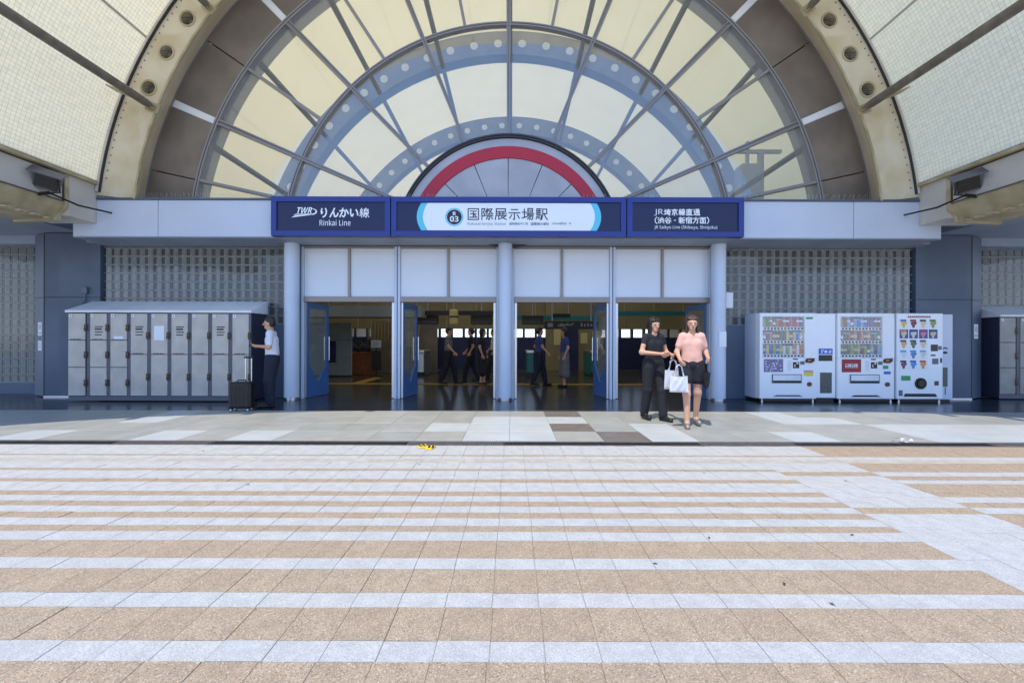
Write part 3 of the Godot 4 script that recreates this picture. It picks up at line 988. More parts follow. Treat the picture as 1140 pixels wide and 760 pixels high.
# ---------------------------------------------------------------- doors
func doors():
	var bays := [[-4.50, -2.42, "leftmost door bay, open, showing the counter inside"], [-2.40, -0.20, "second door bay from the left, open beside the middle column"], [0.08, 2.27, "third door bay, open, showing the hanging black sign"], [2.29, 4.44, "rightmost door bay, open, behind the two women"]]
	var d := 9.94
	for bi in 4:
		var b: Array = bays[bi]
		var t := thing("door_bay", b[2], "door", "station door bays")
		var x0: float = b[0]
		var x1: float = b[1]
		var m := MB.new()
		m.bd(x0, x0 + 0.055, 0.0, 3.31, d - 0.05, d + 0.05, 0.004)
		m.bd(x1 - 0.055, x1, 0.0, 3.31, d - 0.05, d + 0.05, 0.004)
		part(t, "jamb", m, M.blue_paint)
		m = MB.new()
		m.bd(x0 + 0.056, x1 - 0.056, 2.10, 2.215, d - 0.06, d + 0.06, 0.005)
		part(t, "transom", m, M.frame_brown)
		m = MB.new()
		m.bd(x0 + 0.056, x1 - 0.056, 3.27, 3.31, d - 0.05, d + 0.05)
		part(t, "head", m, M.frame_brown)
		var xm := (x0 + x1) * 0.5
		m = MB.new()
		m.bd(xm - 0.025, xm + 0.025, 2.216, 3.269, d - 0.05, d + 0.05)
		part(t, "post", m, M.frame_brown)
		for q in [[x0 + 0.06, xm - 0.028], [xm + 0.028, x1 - 0.06]]:
			m = MB.new()
			m.bd(q[0], q[1], 2.22, 3.266, d - 0.006, d + 0.012)
			part(t, "upper_pane", m, M.frosted)
		# two leaves each, swung inwards
		for s in [-1.0, 1.0]:
			var hx: float = x0 + 0.09 if s < 0 else x1 - 0.09
			var leaf := Node3D.new()
			leaf.name = "door_leaf"
			t.add_child(leaf, true)
			leaf.position = Vector3(hx, 0, -d)
			var ang := deg_to_rad(97.0 if (bi == 1 and s > 0) or (bi == 2 and s < 0) else 80.0)
			leaf.rotation.y = ang if s < 0 else -ang
			var w = 0.84 * (-s)      # leaf runs from the hinge, closed along x
			var y0 := 0.012
			var y1 := 2.09
			# frame: outer rectangle minus the glazed field that ends in a v below
			var fr := MB.new()
			var a := 0.09
			fr.bd(0, w * (a / 0.84), y0, y1, -0.02, 0.02, 0.003)
			fr.bd(w * (1.0 - a / 0.84), w, y0, y1, -0.02, 0.02, 0.003)
			fr.bd(w * (a / 0.84), w * (1.0 - a / 0.84), y1 - 0.12, y1, -0.02, 0.02)
			var l = w * (a / 0.84)
			var r = w * (1.0 - a / 0.84)
			var c = (l + r) * 0.5
			fr.prism(PackedVector2Array([Vector2(l, y0), Vector2(c, y0), Vector2(c, 0.30), Vector2(l, 0.72)]), -0.02, 0.02)
			fr.prism(PackedVector2Array([Vector2(c, y0), Vector2(r, y0), Vector2(r, 0.72), Vector2(c, 0.30)]), -0.02, 0.02)
			put(leaf, "leaf_frame", fr.mesh(), M.door_blue)
			var gl := MB.new()
			gl.prism(PackedVector2Array([Vector2(l, 0.72), Vector2(c, 0.30), Vector2(r, 0.72), Vector2(r, y1 - 0.12), Vector2(l, y1 - 0.12)]), -0.004, 0.004)
			put(leaf, "glass", gl.mesh(), M.door_glass)
			var hd := MB.new()
			for z in [-0.06, 0.06]:
				hd.tube([Vector3(r - sign(w) * -0.035, 0.8, z), Vector3(r + sign(w) * 0.035, 1.35, z)], 0.014, 8)
				for yy in [0.86, 1.29]:
					hd.tube([Vector3(r + sign(w) * 0.035, yy, z), Vector3(r + sign(w) * 0.035, yy, 0)], 0.009, 6)
			put(leaf, "handle", hd.mesh(), M.chrome)
			var ed := MB.new()
			ed.bd(-0.012 * sign(w), -0.002 * sign(w), y0, y1, -0.024, 0.024)
			put(leaf, "hinge_strip", ed.mesh(), M.steel)

# ---------------------------------------------------------------- lettering
const G := {
	"国": "8,8 92,8 92,95 8,95 8,8;25,28 75,28;28,50 72,50;22,77 78,77;50,28 50,77;60,58 70,68",
	"際": "8,8 8,96;8,8 32,8 20,38 32,55 26,68 18,66;52,6 38,34;46,18 62,18 42,50;48,30 54,36;66,10 90,10 66,48;68,22 96,50;52,53 86,53;40,66 96,66;68,66 68,96 60,92;54,76 44,90;82,76 94,90",
	"展": "14,8 88,8 88,30 14,30;14,8 14,50 6,94;24,46 94,46;42,36 42,60;68,36 68,60;18,62 96,62;34,62 34,92 56,84;50,62 66,80 94,94;86,68 66,80",
	"示": "24,14 76,14;6,40 94,40;50,40 50,94 40,92;28,56 12,84;72,56 90,84",
	"場": "4,36 36,36;20,10 20,78;2,82 38,72;48,6 86,6 86,36 48,36 48,6;48,21 86,21;40,48 96,48;54,48 40,72;50,60 90,60 84,94 74,94;66,60 46,90;78,60 60,94",
	"駅": "10,8 46,8;10,8 10,58;10,24 42,24;10,40 42,40;28,8 28,58;10,58 46,58 44,94 36,92;8,72 4,90;18,70 20,84;28,68 31,80;58,10 90,10 90,46 58,46;58,10 58,60 48,94;70,46 80,74 96,94",
	"り": "28,12 22,36 26,58 34,46;66,10 74,30 72,60 60,82 42,94",
	"ん": "54,8 34,48 10,92;22,68 38,46 48,48 52,70 56,88 70,90 84,76 90,58",
	"か": "8,32 52,28 62,40 58,74 46,92 34,84;36,8 28,50 8,90;72,22 84,38 92,58",
	"い": "14,18 14,56 22,82 32,84 40,66;70,22 82,42 86,72",
	"線": "24,6 10,26 26,34;36,18 8,48;8,48 40,46;24,48 24,94;12,62 6,80;34,60 42,76;66,4 60,16;50,16 88,16 88,48 50,48 50,16;50,32 88,32;69,48 69,94 60,90;46,60 62,60 44,86;92,54 76,66;72,58 94,90",
	"埼": "4,36 36,36;20,10 20,78;2,82 38,72;42,20 94,20;68,6 66,24 50,40;70,24 88,38;40,46 98,46;86,46 86,94 76,92;48,58 72,58 72,80 48,80 48,58",
	"京": "50,4 50,18;8,18 92,18;26,32 74,32 74,54 26,54 26,32;50,54 50,94 40,92;28,64 14,86;70,64 88,86",
	"直": "10,14 92,14;50,4 48,26;30,28 78,28 78,78 30,78 30,28;30,44 78,44;30,61 78,61;12,32 12,92 94,92",
	"通": "10,10 22,22;6,40 22,40 22,76 8,90;18,78 36,90 96,92;38,8 84,8 66,22;54,16 66,22;40,28 40,82;40,28 88,28 88,80 80,80;40,44 88,44;40,60 88,60;64,28 64,82",
	"渋": "8,10 20,20;4,36 16,44;4,92 22,60;62,6 62,46;62,24 88,24;42,20 42,46;28,46 96,46;40,58 52,68;90,58 76,68;48,76 30,92;76,76 94,92",
	"谷": "34,8 12,34;66,8 90,34;50,26 34,48 6,66;50,26 68,48 96,66;28,62 72,62 72,92 28,92 28,62",
	"新": "26,4 26,16;6,16 46,16;14,20 18,32;38,20 34,32;4,36 48,36;6,54 46,54;26,36 26,94;24,58 6,82;28,60 44,74;88,8 58,18 58,60 50,94;58,42 96,42;80,42 80,94",
	"宿": "50,2 50,14;8,30 8,14 92,14 92,30;26,26 8,56;18,46 18,94;36,34 94,34;64,34 58,50;42,50 88,50 88,92 42,92 42,50;42,70 88,70",
	"方": "50,4 50,22;6,22 94,22;42,22 36,60 10,94;40,46 80,46 76,88 60,92",
	"面": "6,10 94,10;48,10 42,28;12,28 88,28 88,92 12,92 12,28;37,28 37,92;63,28 63,92;37,48 63,48;37,68 63,68",
	"（": "88,2 70,26 64,50 70,74 88,98", "）": "12,2 30,26 36,50 30,74 12,98", "・": "42,50 58,50",
	"站": "24,4 26,16;4,22 46,22;12,34 16,60;38,34 34,60;4,72 48,66;70,6 70,46;70,26 96,26;56,46 90,46 90,92 56,92 56,46",
	"际": "8,8 8,96;8,8 32,8 20,38 32,55 26,68 18,66;46,18 88,18;40,42 96,42;68,42 68,94 58,90;54,56 42,80;80,56 94,80",
	"览": "18,8 18,36;36,4 36,40;58,4 46,24;54,16 92,16;66,22 74,34;22,46 78,46 78,74;22,46 22,74;48,54 46,76 10,94;56,74 56,92 92,92 92,80",
	"中": "12,24 88,24 88,64 12,64 12,24;50,4 50,96",
	"心": "14,46 6,78;32,34 32,84 44,92 72,92 74,74;46,12 58,30;76,34 94,60",
	"고": "20,15 80,15 78,50;50,50 50,75;8,78 92,78", "쿠": "20,12 80,12 76,50;22,32 78,32;8,60 92,60;50,60 50,95",
	"사": "35,15 10,80;35,40 60,80;78,5 78,95;78,45 95,45", "이": "18,20 50,20 50,70 18,70 18,20;78,5 78,95",
	"텐": "10,10 50,10;10,30 50,30;10,10 10,50 50,50;56,30 70,30;70,5 70,58;86,5 86,62;24,64 24,92 88,92", "지": "10,15 60,15 10,80;35,45 60,80;78,5 78,95",
	"조": "20,12 80,12 20,55;50,34 80,55;50,58 50,78;8,80 92,80", "역": "14,14 44,14 44,46 14,46 14,14;54,22 78,22;54,38 78,38;78,5 78,60;24,68 78,68 78,96",
}
func glyphs(parent: Node, called: String, s: String, x0: float, ytop: float, size: float, pitch: float, d: float, weight: float, mat: Material) -> MeshInstance3D:
	var m := MB.new()
	var lift := 0.0
	for i in s.length():
		if not G.has(s[i]): continue
		for stroke in String(G[s[i]]).split(";"):
			var pts := []
			for q in stroke.split(" "):
				var xy := q.split(",")
				pts.append(Vector2(x0 + i * pitch + float(xy[0]) / 100.0 * size, ytop - float(xy[1]) / 100.0 * size))
			for k in pts.size() - 1:
				var a: Vector2 = pts[k]
				var b: Vector2 = pts[k + 1]
				var e := (b - a).normalized() * weight * 0.5
				var nn := Vector2(-e.y, e.x)
				lift = fmod(lift + 0.00023, 0.004)
				var z := -d + 0.001 + lift
				var c := [a - e + nn, b + e + nn, b + e - nn, a - e - nn]
				m.quad(Vector3(c[0].x, c[0].y, z), Vector3(c[1].x, c[1].y, z), Vector3(c[2].x, c[2].y, z), Vector3(c[3].x, c[3].y, z), Vector3(0, 0, 1))
	return part(parent, called, m, mat)
# Latin lettering fitted to the box x0..x1, y0..y1 (capital height)
func latin(parent: Node, called: String, s: String, x0: float, x1: float, y0: float, y1: float, d: float, mat: Material, bold := false, slant := 0.0) -> MeshInstance3D:
	var f := SystemFont.new()
	f.font_names = PackedStringArray(["Droid Sans"])
	f.font_weight = 700 if bold else 400
	var tm := TextMesh.new()
	tm.font = f
	tm.font_size = 64
	tm.pixel_size = 0.01
	tm.depth = 0.0
	tm.text = s
	tm.horizontal_alignment = HORIZONTAL_ALIGNMENT_LEFT
	tm.curve_step = 2.0
	var bb := tm.get_aabb()
	var sx := (x1 - x0) / bb.size.x
	var sy := (y1 - y0) / bb.size.y
	var o := put(parent, called, tm, mat)
	o.transform = Transform3D(Basis(Vector3(sx, 0, 0), Vector3(slant * sy, sy, 0), Vector3(0, 0, 1)), Vector3(x0 - bb.position.x * sx - slant * sy * bb.position.y, y0 - bb.position.y * sy, -d + 0.004))
	return o

func signs():
	var k := 0.0178     # metres on the sign face for one pixel of the photograph
	var X := func(px: float) -> float: return (px - 570.0) * k + 0.09
	var Y := func(py: float) -> float: return 1.25 + (380.0 - py) * k
	var specs := [[-4.70, -2.335, "blue sign box with white train logo, Rinkai Line"], [-2.315, 2.35, "long blue sign box with white capsule naming the station, R 03"], [2.37, 4.69, "blue sign box lettered JR Saikyo Line for Shibuya and Shinjuku"]]
	for i in 3:
		var q: Array = specs[i]
		var t := thing("station_sign", q[2], "sign", "sign boxes over the doors")
		var m := MB.new()
		m.bd(q[0], q[1], 3.333, 4.117, 9.05, 9.155, 0.004)
		part(t, "box", m, M.sign_navy)
		m = MB.new()
		var b := 0.105
		m.bd(q[0], q[1], 4.117 - b, 4.117, 9.02, 9.05, 0.003)
		m.bd(q[0], q[1], 3.333, 3.333 + b, 9.02, 9.05, 0.003)
		m.bd(q[0], q[0] + b, 3.333 + b, 4.117 - b, 9.02, 9.05)
		m.bd(q[1] - b, q[1], 3.333 + b, 4.117 - b, 9.02, 9.05)
		part(t, "frame", m, M.sign_frame)
		var d := 9.049
		if i == 0:
			glyphs(t, "lettering", "りんかい", X.call(354.0), Y.call(231.2), 0.195, 0.2, d, 0.027, M.sign_white)
			glyphs(t, "lettering", "線", X.call(354.0) + 0.8, Y.call(231.2), 0.2, 0.2, d, 0.0165, M.sign_white)
			latin(t, "lettering", "Rinkai Line", X.call(354.6), X.call(389.2), Y.call(251.2), Y.call(244.6), d, M.sign_white)
			latin(t, "logo_letters", "TWR", X.call(328.0), X.call(345.5), Y.call(237.6), Y.call(230.8), d, M.sign_white, true, 0.3)
			m = MB.new()
			var y := [Y.call(242.2), Y.call(239.6), Y.call(236.8), Y.call(238.2)]
			m.prism(PackedVector2Array([Vector2(X.call(323.0), Y.call(242.2)), Vector2(X.call(326.5), Y.call(240.2)), Vector2(X.call(346.0), Y.call(237.9)), Vector2(X.call(344.0), Y.call(239.4))]), d - 0.004, d - 0.001)
			m.prism(PackedVector2Array([Vector2(X.call(325.0), Y.call(239.4)), Vector2(X.call(328.0), Y.call(238.2)), Vector2(X.call(344.0), Y.call(238.0)), Vector2(X.call(342.0), Y.call(238.5))]), d - 0.0045, d - 0.001)
			var cx: float = X.call(346.4)
			var cy: float = Y.call(235.4)
			var hook := PackedVector2Array()
			for a in 13:
				var tt := deg_to_rad(-100.0 + a * 15.0)
				hook.append(Vector2(cx + cos(tt) * 0.095, cy - 0.005 + sin(tt) * 0.062))
			for a in 13:
				var tt := deg_to_rad(80.0 - a * 15.0)
				hook.append(Vector2(cx - 0.006 + cos(tt) * 0.072, cy + sin(tt) * 0.046))
			m.prism(hook, d - 0.005, d - 0.001)
			part(t, "logo", m, M.sign_white)
		elif i == 1:
			# capsule: white field between two cyan arcs
			var top := 4.117 - b - 0.015
			var bot := 3.333 + b + 0.015
			var hh := (top - bot) * 0.5
			var my := (top + bot) * 0.5
			var outl := PackedVector2Array()
			var inl := PackedVector2Array()
			var xl: float = X.call(463.2)
			var xr: float = X.call(669.3)
			for s in [[xr, 1.0], [xl, -1.0]]:
				for a in 13:
					var tt = lerpf(-1.0, 1.0, a / 12.0) * s[1]
					var bulge = 0.09 * (1.0 - tt * tt)
					outl.append(Vector2(s[0] + s[1] * (bulge - 0.09), my + tt * hh))
					inl.append(Vector2(s[0] + s[1] * (bulge * 1.05 - 0.09 - 0.13), my + tt * hh))
			m = MB.new()
			m.prism(outl, d - 0.006, d - 0.001)
			part(t, "cyan_field", m, M.sign_cyan)
			m = MB.new()
			m.prism(inl, d - 0.010, d - 0.0062)
			part(t, "white_field", m, M.sign_white)
			d = 9.0388
			var c := Vector2(X.call(505.2), Y.call(241.4))
			m = MB.new()
			m.arc(c.x, c.y, 0.158, 0.18, d - 0.003, d, 0, 360, 36)
			part(t, "badge_ring", m, M.sign_cyan)
			m = MB.new()
			m.arc(c.x, c.y, 0.0, 0.148, d - 0.003, d, 0, 360, 36)
			part(t, "badge", m, M.sign_dark)
			latin(t, "lettering", "R", c.x - 0.028, c.x + 0.034, c.y + 0.03, c.y + 0.105, d - 0.0032, M.sign_white, true)
			latin(t, "lettering", "03", c.x - 0.085, c.x + 0.085, c.y - 0.095, c.y + 0.015, d - 0.0032, M.sign_white, true)
			glyphs(t, "lettering", "国際展示場駅", X.call(519.6), Y.call(231.0), 0.245, 0.272, d, 0.02, M.sign_dark)
			latin(t, "lettering", "Kokusai-tenjijo Station", X.call(520.0), X.call(563.0), Y.call(251.2), Y.call(247.0), d, M.sign_grey)
			glyphs(t, "lettering", "国际展览中心站", X.call(566.5), Y.call(247.2), 0.052, 0.054, d, 0.006, M.sign_grey)
			glyphs(t, "lettering", "国際展示場站", X.call(590.5), Y.call(247.2), 0.058, 0.061, d, 0.007, M.sign_grey)
			glyphs(t, "lettering", "고쿠사이텐지조 역", X.call(613.5), Y.call(247.2), 0.046, 0.044, d, 0.006, M.sign_grey)
		else:
			latin(t, "lettering", "JR", X.call(728.6), X.call(738.2), Y.call(239.0), Y.call(231.8), d, M.sign_white)
			glyphs(t, "lettering", "埼京線直通", X.call(739.4), Y.call(231.4), 0.135, 0.146, d, 0.016, M.sign_white)
			glyphs(t, "lettering", "（渋谷・新宿方面）", X.call(724.8), Y.call(240.6), 0.132, 0.1385, d, 0.0155, M.sign_white)
			latin(t, "lettering", "JR Saikyo Line (Shibuya, Shinjuku)", X.call(728.6), X.call(799.0), Y.call(254.8), Y.call(250.0), d, M.sign_white)

# ---------------------------------------------------------------- lockers
func locker_bank(called_label: String, x0: float, n: int, d: float, depth: float, three: Array, grp: String, door_mat: Material):
	var t := thing("locker_bank", called_label, "lockers", grp)
	var pitch := 0.4155
	var w := pitch * n
	t.position = Vector3(x0, 0, -d)
	var m := MB.new()
	m.bd(0, w, 0.03, 1.815, 0.012, depth)
	part(t, "carcass", m, M.locker_dark)
	for k in n + 1:
		m = MB.new()
		var px: float = clampf(k * pitch - 0.04, 0.0, w - 0.012)
		m.bd(px, minf(k * pitch + 0.034, w), 0.11, 1.815, -0.004, 0.0115, 0.002)
		if k > 0: part(t, "post", m, M.locker_post)
	m = MB.new()
	m.bd(0, w, 0.02, 0.108, -0.002, 0.011)
	part(t, "kick_plate", m, M.locker_post)
	# sloping roof in two sheets
	for h in 2:
		m = MB.new()
		var a: float = w * (0.0 if h == 0 else 0.47) - (0.03 if h == 0 else -0.003)
		var b: float = w * (0.47 if h == 0 else 1.0) + (0.03 if h == 1 else -0.003)
		var f0 := Vector3(a, 1.865, 0.05)
		var f1 := Vector3(b, 1.865, 0.05)
		var r0 := Vector3(a, 2.1, -depth)
		var r1 := Vector3(b, 2.1, -depth)
		m.quad(f0, f1, r1, r0, Vector3(0, 1, 0.3))
		var dn := Vector3(0, -0.045, 0)
		m.quad(f0, f1, f1 + dn, f0 + dn, Vector3(0, 0, 1))
		m.quad(f0 + dn, f1 + dn, Vector3(b, 1.82, -depth), Vector3(a, 1.82, -depth), Vector3(0, -1, 0))
		m.quad(r0, r1, Vector3(b, 1.82, -depth), Vector3(a, 1.82, -depth), Vector3(0, 0, -1))
		m.quad(f0, r0, Vector3(a, 1.82, -depth), f0 + dn, Vector3(-1, 0, 0))
		m.quad(f1, r1, Vector3(b, 1.82, -depth), f1 + dn, Vector3(1, 0, 0))
		part(t, "roof", m, M.locker_roof)
	var papers := []
	for k in n:
		var dx0: float = k * pitch + 0.036 - (0.032 if k == 0 else 0.0)
		var dx1: float = dx0 + 0.335 + (0.0 if k > 0 else 0.01)
		var cuts: Array = [1.805, 1.256, 0.70, 0.115] if k in three else [1.805, 0.967, 0.115]
		for r in cuts.size() - 1:
			var o := Node3D.new()
			o.name = "locker_door"
			t.add_child(o, true)
			m = MB.new()
			m.bd(dx0, dx1, cuts[r + 1] + 0.006, cuts[r] - 0.006, -0.014 + rng.randf_range(0, 0.002), 0.010, 0.004)
			part(o, "door_panel", m, door_mat)
			m = MB.new()
			var ly: float = lerpf(cuts[r + 1], cuts[r], 0.46)
			m.bd(dx1 - 0.012, dx1 + 0.042, ly - 0.07, ly + 0.07, -0.035, -0.015, 0.008)
			m.tube([Vector3(dx1 + 0.012, ly - 0.03, 0.034), Vector3(dx1 + 0.012, ly - 0.03, 0.05)], 0.014, 8)
			part(o, "lock", m, M.lock_brown)
			if r == 0:
				m = MB.new()
				m.bd(dx0 + 0.02, dx0 + 0.075, 1.725, 1.785, -0.018, -0.0145)
				var pl := part(o, "number_plate", m, M.paper)
				m = MB.new()
				m.bd(dx0 + 0.04, dx0 + 0.055, 1.74, 1.77, -0.0195, -0.0182)
				if three.size() < 9 and k in [1, 3, 5, 7] and n > 6:
					for q in 4:
						m.bd(dx0 + 0.10, dx0 + 0.26 - 0.02 * (q % 2), 1.52 - q * 0.055, 1.54 - q * 0.055 + (0.012 if q == 1 else 0.0), -0.0175, -0.0145)
				if n > 6:
					for q in 5:
						m.bd(dx0 + 0.05 + q * 0.045, dx0 + 0.075 + q * 0.045 + 0.01 * (q % 2), cuts[1] + 0.012, cuts[1] + 0.026, -0.0175, -0.0145)
				part(o, "print", m, M.black)
	if n > 6:
		m = MB.new()
		m.bd(4 * pitch + 0.10, 4 * pitch + 0.31, 1.255, 1.55, -0.0195, -0.0155)
		var o := one("notice", m, M.paper, "white sheet of paper taped to the middle locker door", "notice", "notices on the lockers")
		o.position = t.position
		m = MB.new()
		m.bd(2 * pitch + 0.11, 2 * pitch + 0.305, 1.275, 1.335, -0.0195, -0.0155)
		o = one("notice", m, M.paper, "small white label strip on the third locker from the left", "notice", "notices on the lockers")
		o.position = t.position

# ---------------------------------------------------------------- vending machines
func bottle_mesh(kind: int, band: bool) -> ArrayMesh:
	var m := MB.new()
	if kind == 0: m.lathe(Vector3.ZERO, [[0.0, 0.0], [0.03, 0.0], [0.031, 0.06], [0.028, 0.075], [0.031, 0.09], [0.031, 0.14], [0.012, 0.178], [0.012, 0.2], [0.0, 0.2]], 10)
	elif kind == 1: m.lathe(Vector3.ZERO, [[0.0, 0.0], [0.024, 0.0], [0.029, 0.008], [0.029, 0.115], [0.023, 0.125], [0.0, 0.123]], 10)
	else: m.lathe(Vector3.ZERO, [[0.0, 0.0], [0.031, 0.0], [0.033, 0.01], [0.033, 0.15], [0.024, 0.17], [0.02, 0.18], [0.02, 0.195], [0.0, 0.195]], 10)
	var am := m.mesh()
	var c := MB.new()
	if kind == 0:
		c.lathe(Vector3.ZERO, [[0.0125, 0.18], [0.0135, 0.182], [0.0135, 0.203], [0.0, 0.204]], 10)
		if band: c.lathe(Vector3.ZERO, [[0.0315, 0.095], [0.0318, 0.1], [0.0318, 0.128], [0.0315, 0.13]], 10)
	elif kind == 1: c.lathe(Vector3.ZERO, [[0.0293, 0.03 if band else 0.105], [0.0297, 0.032 if band else 0.106], [0.0297, 0.07 if band else 0.112], [0.0293, 0.072 if band else 0.113]], 10)
	else:
		c.lathe(Vector3.ZERO, [[0.0205, 0.182], [0.0215, 0.184], [0.0215, 0.198], [0.0, 0.199]], 10)
		if band: c.lathe(Vector3.ZERO, [[0.0333, 0.06], [0.0337, 0.062], [0.0337, 0.105], [0.0333, 0.107]], 10)
	c.add_to(am)
	am.surface_set_material(1, M.paper if kind != 2 else M.cream)
	return am

func drinks_machine(label: String, x0: float, w: float, d: float, pal: Array, red_ad: bool):
	var t := thing("vending_machine", label, "vending machine", "drink and ice machines")
	t.position = Vector3(x0, 0, -d)
	var m := MB.new()
	# cabinet with an open display window
	var wx0 := 0.06
	var wx1 := 0.93
	var wy0 := 0.93
	var wy1 := 1.78
	m.bd(0, w, 0.065, 1.856, 0.16, 0.62, 0.008)
	part(t, "cabinet", m, M.vending_side)
	m = MB.new()
	m.bd(0, w, 0.075, wy0, -0.0, 0.158, 0.01)
	m.bd(0, w, wy1, 1.856, -0.0, 0.158, 0.01)
	m.bd(0, wx0, wy0, wy1, 0.0, 0.158)
	m.bd(wx1, w, wy0, wy1, 0.0, 0.158)
	part(t, "front_door", m, M.vending_white)
	m = MB.new()
	m.bd(0.03, w - 0.03, 0.012, 0.064, 0.02, 0.6)
	part(t, "plinth", m, M.black)
	m = MB.new()
	for fx in [0.06, w - 0.06]:
		m.tube([Vector3(fx, 0.0, -0.03), Vector3(fx, 0.07, -0.03)], [0.025, 0.015], 10)
	part(t, "foot", m, M.steel)
	m = MB.new()
	m.bd(wx0, wx1, wy0, wy1, 0.150, 0.157)
	part(t, "display_back", m, flat(srgb(70, 122, 190), 0.4))
	var rows := [1.535, 1.254, 0.968]
	var kinds := [bottle_mesh(0, true), bottle_mesh(1, true), bottle_mesh(2, true), bottle_mesh(0, false), bottle_mesh(1, false), bottle_mesh(2, false)]
	for r in 3:
		m = MB.new()
		m.bd(wx0, wx1 - 0.02, rows[r] - 0.03, rows[r] + 0.03, 0.005, 0.148, 0.003)
		part(t, "shelf", m, M.vending_white)
		var n := 12
		for k in n:
			var bx: float = wx0 + 0.05 + k * (wx1 - wx0 - 0.1) / (n - 1)
			var kind := (0 if r < 1 else 2) if (k / 3 + r) % 3 != 1 else 1
			var c: Material = pal[(k / 2 + r * 5 + (k * 7 + r) % 3) % pal.size()]
			var dk := put(t, "drink", kinds[kind + (3 if (k * 5 + r * 3) % 4 < 2 else 0)], null, Transform3D(Basis.from_scale(Vector3(1.12, 1.1 if kind != 1 else 1.4, 1.0)), Vector3(bx, rows[r] + 0.031, -0.045)))
			dk.set_surface_override_material(0, c)
			var bt := MB.new()
			bt.bd(bx - 0.019, bx + 0.019, rows[r] - 0.014, rows[r] + 0.016, -0.002, 0.004)
			put(t, "button", bt.mesh(), M.black_gloss)
	m = MB.new()
	m.bd(wx0, wx1, wy0, wy1, 0.0, 0.003)
	part(t, "window", m, M.door_glass)
	# lower front
	var ad := thing_part(t, "advert", 0.085, 0.485, 0.63, 0.90, M.red_ad if red_ad else M.ad_purple)
	if red_ad:
		m = MB.new()
		m.bd(0.155, 0.415, 0.725, 0.733, -0.0065, -0.0043)
		m.bd(0.155, 0.415, 0.797, 0.805, -0.0065, -0.0043)
		m.bd(0.155, 0.163, 0.733, 0.797, -0.0065, -0.0043)
		m.bd(0.407, 0.415, 0.733, 0.797, -0.0065, -0.0043)
		for q in 6: m.bd(0.175 + q * 0.038, 0.2 + q * 0.038 + 0.006 * (q % 2), 0.745, 0.772 + 0.014 * (q % 3), -0.0065, -0.0043)
		part(ad, "print", m, M.paper)
	else:
		m = MB.new()
		for q in 26:
			var qx := rng.randf_range(0.1, 0.44)
			var qy := rng.randf_range(0.65, 0.87)
			m.bd(qx, qx + rng.randf_range(0.012, 0.04), qy, qy + rng.randf_range(0.008, 0.024), -0.0062 - q * 0.0002, -0.0043)
		part(ad, "print", m, M.paper)
	m = MB.new()
	m.bd(0.25, 0.87, 0.40, 0.585, -0.012, -0.001, 0.004)
	var tr := part(t, "dispensing_flap", m, M.trim)
	m = MB.new()
	m.bd(0.27, 0.85, 0.455, 0.57, -0.015, -0.0122)
	part(tr, "flap_glass", m, M.locker_roof)
	m = MB.new()
	m.bd(0.27, 0.85, 0.408, 0.448, -0.0145, -0.0122)
	part(tr, "flap_lip", m, M.black)
	thing_part(t, "bill_slot", 0.69, 0.79, 0.885, 0.91, M.black)
	var cp := thing_part(t, "coin_panel", 0.69, 0.82, 0.71, 0.84, M.black_gloss)
	m = MB.new()
	m.bd(0.72, 0.735, 0.735, 0.79, -0.0065, -0.0043)
	m.bd(0.76, 0.80, 0.80, 0.825, -0.0065, -0.0043)
	part(cp, "coin_slot", m, M.steel)
	thing_part(t, "price_display", 0.84, 0.93, 0.785, 0.855, M.trim)
	m = MB.new()
	m.prism(PackedVector2Array([Vector2(0.95, 0.83), Vector2(1.06, 0.82), Vector2(1.12, 0.86), Vector2(1.125, 0.92), Vector2(0.98, 0.915), Vector2(0.945, 0.88)]), -0.03, -0.001)
	var rd := part(t, "card_reader", m, M.black_gloss)
	m = MB.new()
	m.bd(0.98, 1.04, 0.86, 0.89, -0.034, -0.0305)
	part(rd, "reader_mark", m, M.lock_orange)
	thing_part(t, "key_lock", 1.08, 1.12, 0.99, 1.05, M.steel)
	if not red_ad:
		thing_part(t, "sticker", 0.915, 1.11, 0.62, 0.67, M.sticker_yellow)
		thing_part(t, "sticker", 0.915, 1.11, 0.55, 0.618, M.sticker_lime)
		thing_part(t, "sticker", 0.96, 1.1, 1.73, 1.77, M.sticker_green)
	else:
		thing_part(t, "sticker", 0.94, 1.05, 0.70, 0.77, M.sticker_green)
		thing_part(t, "sticker", 0.96, 1.10, 0.59, 0.65, M.sticker_blue)
	m = MB.new()
	m.tube([Vector3(1.03, 0.38, 0.0), Vector3(1.03, 0.38, 0.018)], 0.046, 16)
	part(t, "coin_return", m, M.lock_brown)
	m = MB.new()
	m.prism(PackedVector2Array([Vector2(0.27, 0.12), Vector2(0.9, 0.12), Vector2(0.82, 0.155), Vector2(0.35, 0.155)]), -0.004, -0.001)
	part(t, "vent_slot", m, M.trim if not red_ad else M.black)
	thing_part(t, "price_card", 0.58, 0.66, 0.66, 0.88, M.locker_roof)

func thing_part(t: Node, called: String, x0: float, x1: float, y0: float, y1: float, mat: Material) -> MeshInstance3D:
	var m := MB.new()
	m.bd(x0, x1, y0, y1, -0.004, -0.0005)
	return part(t, called, m, mat)

